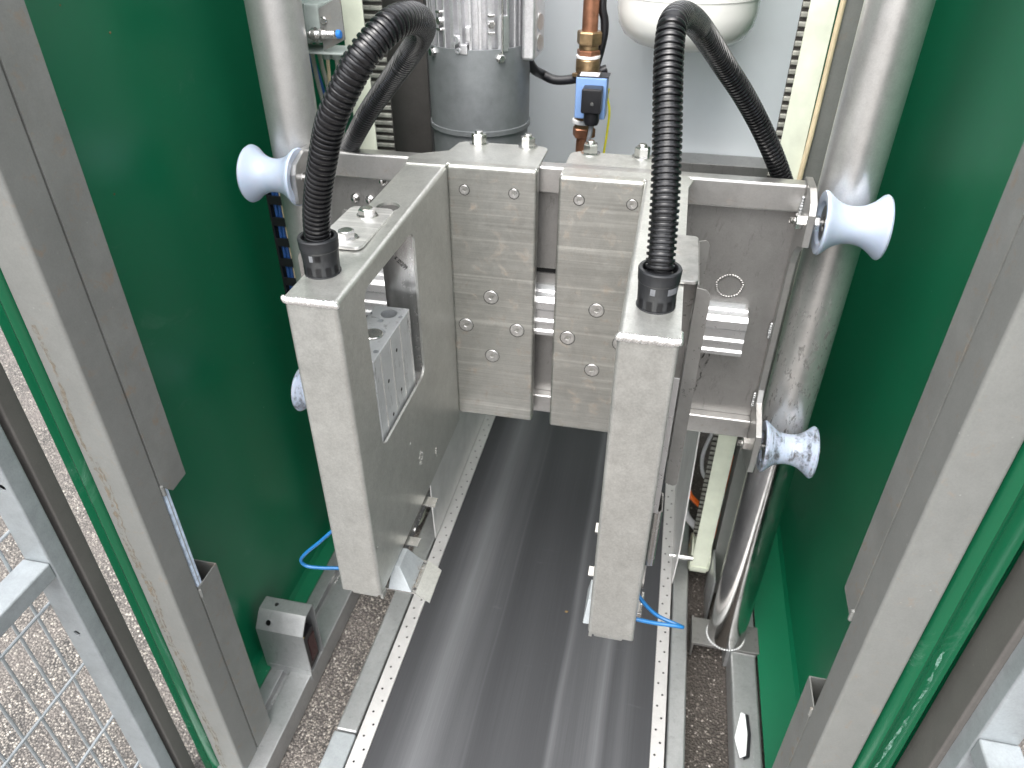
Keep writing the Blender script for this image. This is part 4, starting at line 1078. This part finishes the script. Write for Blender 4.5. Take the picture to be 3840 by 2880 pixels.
for px in (-.292, -.4110):
    q = on_motor(px, -.254 if px > -.35 else -.250, .0915); a = radial(px) if px > -.4 else math.atan2(-.065, px - mc[0])
    bm = bmesh.new(); lathe(bm, (0, 0, 0), (1, 0, 0), [(-.002, 0), (-.002, .0085), (.001, .0085), (.001, .0068), (.006, .0068), (.007, .0055), (.007, 0)], 6)
    bmesh.ops.transform(bm, matrix=Matrix.Translation(q) @ Matrix.Rotation(a, 4, 'Z'), verts=bm.verts); mk('flange_bolt', bm, 'bright', t, angle=20)
q = on_motor(-.2885, 0, .0935); bm = bmesh.new(); cyl(bm, (q.x, q.y, -.248), (q.x - .001, q.y, .2), .0016, 10); mk('tie_rod', bm, 'bright', t)
tb = mk('terminal_box', B(-.262, -.2385, 1.305, 1.40, -.262, .12, bev=.006, seg=3), 'cast', t)
for z in (-.2050, -.2370):
    bm = bmesh.new(); lathe(bm, (-.2386, 1.335, z), (1, -.25, 0), [(-.002, .0145), (.002, .0145), (.0035, .0125), (.0035, 0)], 28); mk('gland_plug', bm, 'cast', tb)
pts = [(-.262, 1.36, -.268), (-.255, 1.39, -.292), (-.2457, 1.42, -.3059), (-.2202, 1.42, -.3150), (-.1868, 1.43, -.3140), (-.16, 1.45, -.310), (-.13, 1.46, -.300)]
tag(mk('motor_cable', tube(pts, .0085, 14), 'blackc', org=(-.26, 1.36, -.27)), 'thick black cable sagging from the motor to behind the copper pipe', 'cable')
pts = [(-.145, 1.46, -.12), (-.1445, 1.45, -.19), (-.1390, 1.45, -.215), (-.1375, 1.45, -.236), (-.1416, 1.45, -.2627), (-.150, 1.45, -.300)]
tag(mk('black_cable', tube([(-.160, 1.45, -.02)] + pts, .0075, 12), 'blackc', org=(-.15, 1.46, -.02)), 'black cable hanging just right of the copper pipe', 'cable')

# ------------------------------------------------------------------ copper pipe with fittings and solenoid valve
px_, py_ = -.1620, 1.43
t = thing('copper_pipe', 'vertical copper water pipe with brass compression fittings and white sealing tape', 'pipe', (px_, py_, -.50))
bm = bmesh.new(); cyl(bm, (px_, py_, -.235), (px_, py_, .45), .0143, 28); mk('pipe', bm, 'copper', t)
def hexcol(z0, z1, r, mat, nm, seg=6):
    bm = bmesh.new(); h = z1 - z0; lathe(bm, (px_, py_, z0), (0, 0, 1), [(0, 0), (0, r * .93), (h * .12, r), (h * .88, r), (h, r * .92), (h, 0)], seg, phase=.35); return mk(nm, bm, mat, t, angle=25)
hexcol(-.2535, -.2310, .0232, 'brass', 'compression_nut'); hexcol(-.2620, -.2535, .0180, 'brass', 'collar', 28); hexcol(-.2750 + .004, -.2620, .0218, 'copper', 'hex_body')
hexcol(-.2760, -.2710, .0222, 'white', 'sealing_tape', 24); hexcol(-.3010, -.2760, .0220, 'brass', 'socket', 32); hexcol(-.3080, -.3010, .0285, 'brass', 'valve_flange', 4)
hexcol(-.4000, -.3080, .0200, 'brass', 'valve_body', 24); hexcol(-.418, -.400, .0225, 'copper', 'compression_nut'); hexcol(-.392, -.384, .0235, 'white', 'sealing_tape', 20); hexcol(-.50, -.418, .0143, 'copper', 'lower_pipe', 24)
t = thing('solenoid_valve', 'blue solenoid coil with a black connector plug on the copper pipe', 'valve', (-.147, 1.39, -.372))
bm = B(-.1755, -.1195, 1.374, 1.412, -.3700, -.2985, bev=.0025, seg=2); mk('coil', bm, 'coil', t)
mk('coil_face', B(-.1660, -.1300, 1.3732, 1.3742, -.3400, -.3110, bev=.0003), 'coil', t)
mk('coil_rim', B(-.1740, -.1175, 1.376, 1.414, -.2985, -.2965), 'blackp', t)
mk('name_label', B(-.1690, -.1350, 1.3755, 1.4, -.2962, -.2945), 'white', t)
pg = mk('plug', B(-.1600, -.1245, 1.339, 1.374, -.3520, -.3100, bev=.003, seg=2), 'blackp', t)
bm = bmesh.new(); lathe(bm, (-.1405, 1.3388, -.3345), (0, -1, 0), [(0, 0), (0, .0034), (.001, .003), (.001, 0)], 16); mk('screw', bm, 'bright', pg)
bm = bmesh.new(); lathe(bm, (-.1415, 1.356, -.352), (0, 0, -1), [(0, 0), (0, .0145), (.016, .0145), (.022, .012), (.024, .006), (.024, 0)], 16); mk('cable_gland', bm, 'blackp', pg)
bm = tube([(-.1415, 1.356, -.374), (-.1425, 1.358, -.392), (-.148, 1.37, -.42), (-.152, 1.38, -.46)], .0042, 10); mk('lead', bm, 'fitl', pg)
tag(mk('earth_wire', tube([(-.1190, 1.415, -.325), (-.1210, 1.42, -.3400), (-.1160, 1.42, -.3600), (-.1150, 1.42, -.3780), (-.1170, 1.42, -.410), (-.1190, 1.42, -.4350), (-.122, 1.42, -.47)], .0022, 10), 'yel', org=(-.12, 1.42, -.47)), 'yellow and green earth wire hanging beside the blue solenoid', 'wire')

# ------------------------------------------------------------------ expansion tank
t = thing('expansion_tank', 'white enamelled expansion tank hanging behind the right hose', 'tank', (.0035, 1.46, -.264))
R_ = .1215; prof = [(-.2600, 0), (-.2590, .03), (-.2550, .062), (-.2470, .088), (-.2340, .107), (-.2170, .1175), (-.1960, R_), (-.172, R_), (-.1715, R_ + .0012), (-.165, R_ + .0012), (-.1645, R_), (.05, R_)]
for i in range(1, 9): a = i * PI / 16; prof.append((.05 + .06 * math.sin(a), R_ * math.cos(a)))
bm = bmesh.new(); lathe(bm, (.0035, 1.462, 0), (0, 0, 1), prof, 72); mk('shell', bm, 'tank', t, angle=40)

# ------------------------------------------------------------------ junction box with proximity sensor (top left)
t = thing('junction_box', 'grey plastic junction box with a steel bracket at top left', 'junction box', (-.56, 1.18, -.235))
mk('box', B(-.600, -.5480, 1.150, 1.215, -.2190, -.1640, bev=.004, seg=2), 'boxgrey', t)
mk('lid', B(-.5720, -.5695, 1.149, 1.216, -.2195, -.1635, bev=.0006), 'boxgrey', t)
mk('bracket', prism(bmesh.new(), [(-.5475, -.1700), (-.5100, -.1520), (-.5100, -.2120), (-.5475, -.2300)], 'Y', 1.150, 1.1525), 'postcover', t)
mk('bracket_screw', cyl(bmesh.new(), (-.5405, 1.146, -.186), (-.5405, 1.150, -.186), .0055, 16, .001), 'bright', t)
mk('bracket_foot', B(-.600, -.5120, 1.140, 1.200, -.2330, -.2300, bev=.0005), 'boxgrey', t)
for x in (-.5620, -.5465):
    bm = bmesh.new(); lathe(bm, (x, 1.19, -.2330), (0, 0, -1), [(0, 0), (0, .0070), (.003, .0070), (.003, .0085), (.013, .0085), (.017, .0062), (.018, .0), ], 10); mk('cable_gland', bm, 'boxgrey', t)
t2 = thing('proximity_sensor', 'threaded metal proximity sensor with blue cap beside the left cream belt', 'sensor', (-.54, 1.14, -.206))
bm = bmesh.new(); prof = [(0, 0), (0, .0062)]
for i in range(14): prof += [(.003 + i * .0030, .0062), (.0045 + i * .0030, .0056)]
prof += [(.047, .0062), (.047, 0)]
lathe(bm, (-.5640, 1.140, -.2050), (1, 0, .04), prof, 20); mk('barrel', bm, 'bright', t2)
bm = bmesh.new(); lathe(bm, (-.5172, 1.140, -.2031), (1, 0, .04), [(0, 0), (0, .0064), (.005, .0064), (.0062, .005), (.0062, 0)], 20); mk('cap', bm, 'bluecap', t2)
bm = bmesh.new(); lathe(bm, (-.5440, 1.140, -.2043), (1, 0, .04), [(0, 0), (0, .0100), (.004, .0100), (.004, 0)], 6); lathe(bm, (-.5570, 1.140, -.2048), (1, 0, .04), [(0, 0), (0, .0105), (.005, .0105), (.005, 0)], 20); mk('lock_nut', bm, 'bright', t2, angle=20)
def cab(pts, r, mat, lab, name='cable', grp=None): tag(mk(name, tube(pts, r, 10), mat, org=pts[0]), lab, 'cable', grp)
G = 'cables hanging below the junction box'
cab([(-.562, 1.19, -.248), (-.566, 1.195, -.28), (-.570, 1.20, -.32), (-.575, 1.22, -.40), (-.58, 1.26, -.60)], .0030, 'creamc', 'cream cable from the left gland of the junction box', grp=G)
cab([(-.5465, 1.19, -.248), (-.549, 1.195, -.28), (-.556, 1.20, -.32), (-.565, 1.22, -.40), (-.57, 1.26, -.60)], .0034, 'greyc', 'grey cable from the right gland of the junction box', grp=G)
cab([(-.592, 1.22, -.20), (-.590, 1.22, -.25), (-.583, 1.22, -.30), (-.570, 1.22, -.36), (-.560, 1.24, -.5)], .0038, 'greyc', 'outer grey cable curving down behind the left guide tube', grp=G)
cab([(-.6045, 1.22, -.20), (-.603, 1.22, -.25), (-.598, 1.22, -.31), (-.582, 1.22, -.38), (-.570, 1.24, -.5)], .0038, 'greyc', 'inner grey cable close beside the left guide tube', grp=G)
cab([(-.634, 1.27, -.10), (-.6320, 1.27, -.25), (-.620, 1.27, -.32), (-.612, 1.27, -.42), (-.612, 1.27, -.6)], .0060, 'bluec', 'dark blue cable deep behind the left guide tube', grp=G)
cab([(.2250, 1.25, .10), (.2220, 1.25, -.17), (.2215, 1.25, -.26), (.2200, 1.246, -.345), (.2180, 1.245, -.42), (.2180, 1.25, -.6)], .0042, 'creamc', 'cream cable running down between the right lift belt and the steel column')
# cable ladder, left below the roller
t = thing('cable_ladder', 'black cable clip ladder with blue and cream cables below the upper left roller', 'cable ladder', (-.683, 1.16, -.95))
for x, r, m_ in ((-.6890, .0034, 'bluec'), (-.6818, .0034, 'bluec'), (-.6745, .0034, 'creamc')):
    mk('cable', tube([(x, 1.16, -.42), (x, 1.16, -.5), (x, 1.16, -.9), (x, 1.16, -1.35)], r, 10, 3), m_, t)
for k in range(22):
    z = -.445 - k * .041; mk('clip', B(-.6960, -.6620, 1.151, 1.1545, z - .0085, z + .0085, bev=.001), 'blackp', t)
mk('ladder_side', B(-.6985, -.6945, 1.150, 1.172, -1.35, -.42), 'blackp', t)

# ------------------------------------------------------------------ cables low at the back right
cab([(.152, 1.36, -1.230), (.1594, 1.35, -1.237), (.1811, 1.35, -1.2587), (.21, 1.36, -1.30)], .0065, 'orange', 'orange cable crossing behind the foot of the right lift belt', grp=None)
cab([(.215, 1.40, -1.08), (.2360, 1.37, -1.13), (.2420, 1.36, -1.20), (.2440, 1.36, -1.27), (.2380, 1.36, -1.34), (.21, 1.36, -1.40), (.16, 1.36, -1.42), (.145, 1.36, -1.38)], .0075, 'orange', 'thick orange cable looping down right of the right lift belt foot')
cab([(.190, 1.37, -1.02), (.1786, 1.36, -1.0448), (.1688, 1.36, -1.0949), (.1690, 1.36, -1.1345), (.178, 1.36, -1.17), (.20, 1.37, -1.2)], .0045, 'whitec', 'white cable bowing out left of the right lift belt')
cab([(.145, 1.38, -1.30), (.165, 1.37, -1.33), (.19, 1.37, -1.36), (.2, 1.4, -1.42)], .009, 'whitec', 'white corrugated cable end near the floor behind the right lift belt')
cab([(.22, 1.42, -1.08), (.25, 1.40, -1.13), (.29, 1.40, -1.12)], .012, 'blackc', 'short black cable behind the lower right roller')
t = thing('floor_bracket', 'steel angle bracket on the floor between right lift belt and guide tube', 'bracket', (.235, 1.20, -1.46))
mk('angle', B(.222, .226, 1.16, 1.26, -1.455, -1.31, bev=.0005), 'frame', t)
mk('angle_face', B(.226, .252, 1.256, 1.26, -1.455, -1.10), 'sheet', t)

print('objects', len(bpy.data.objects))
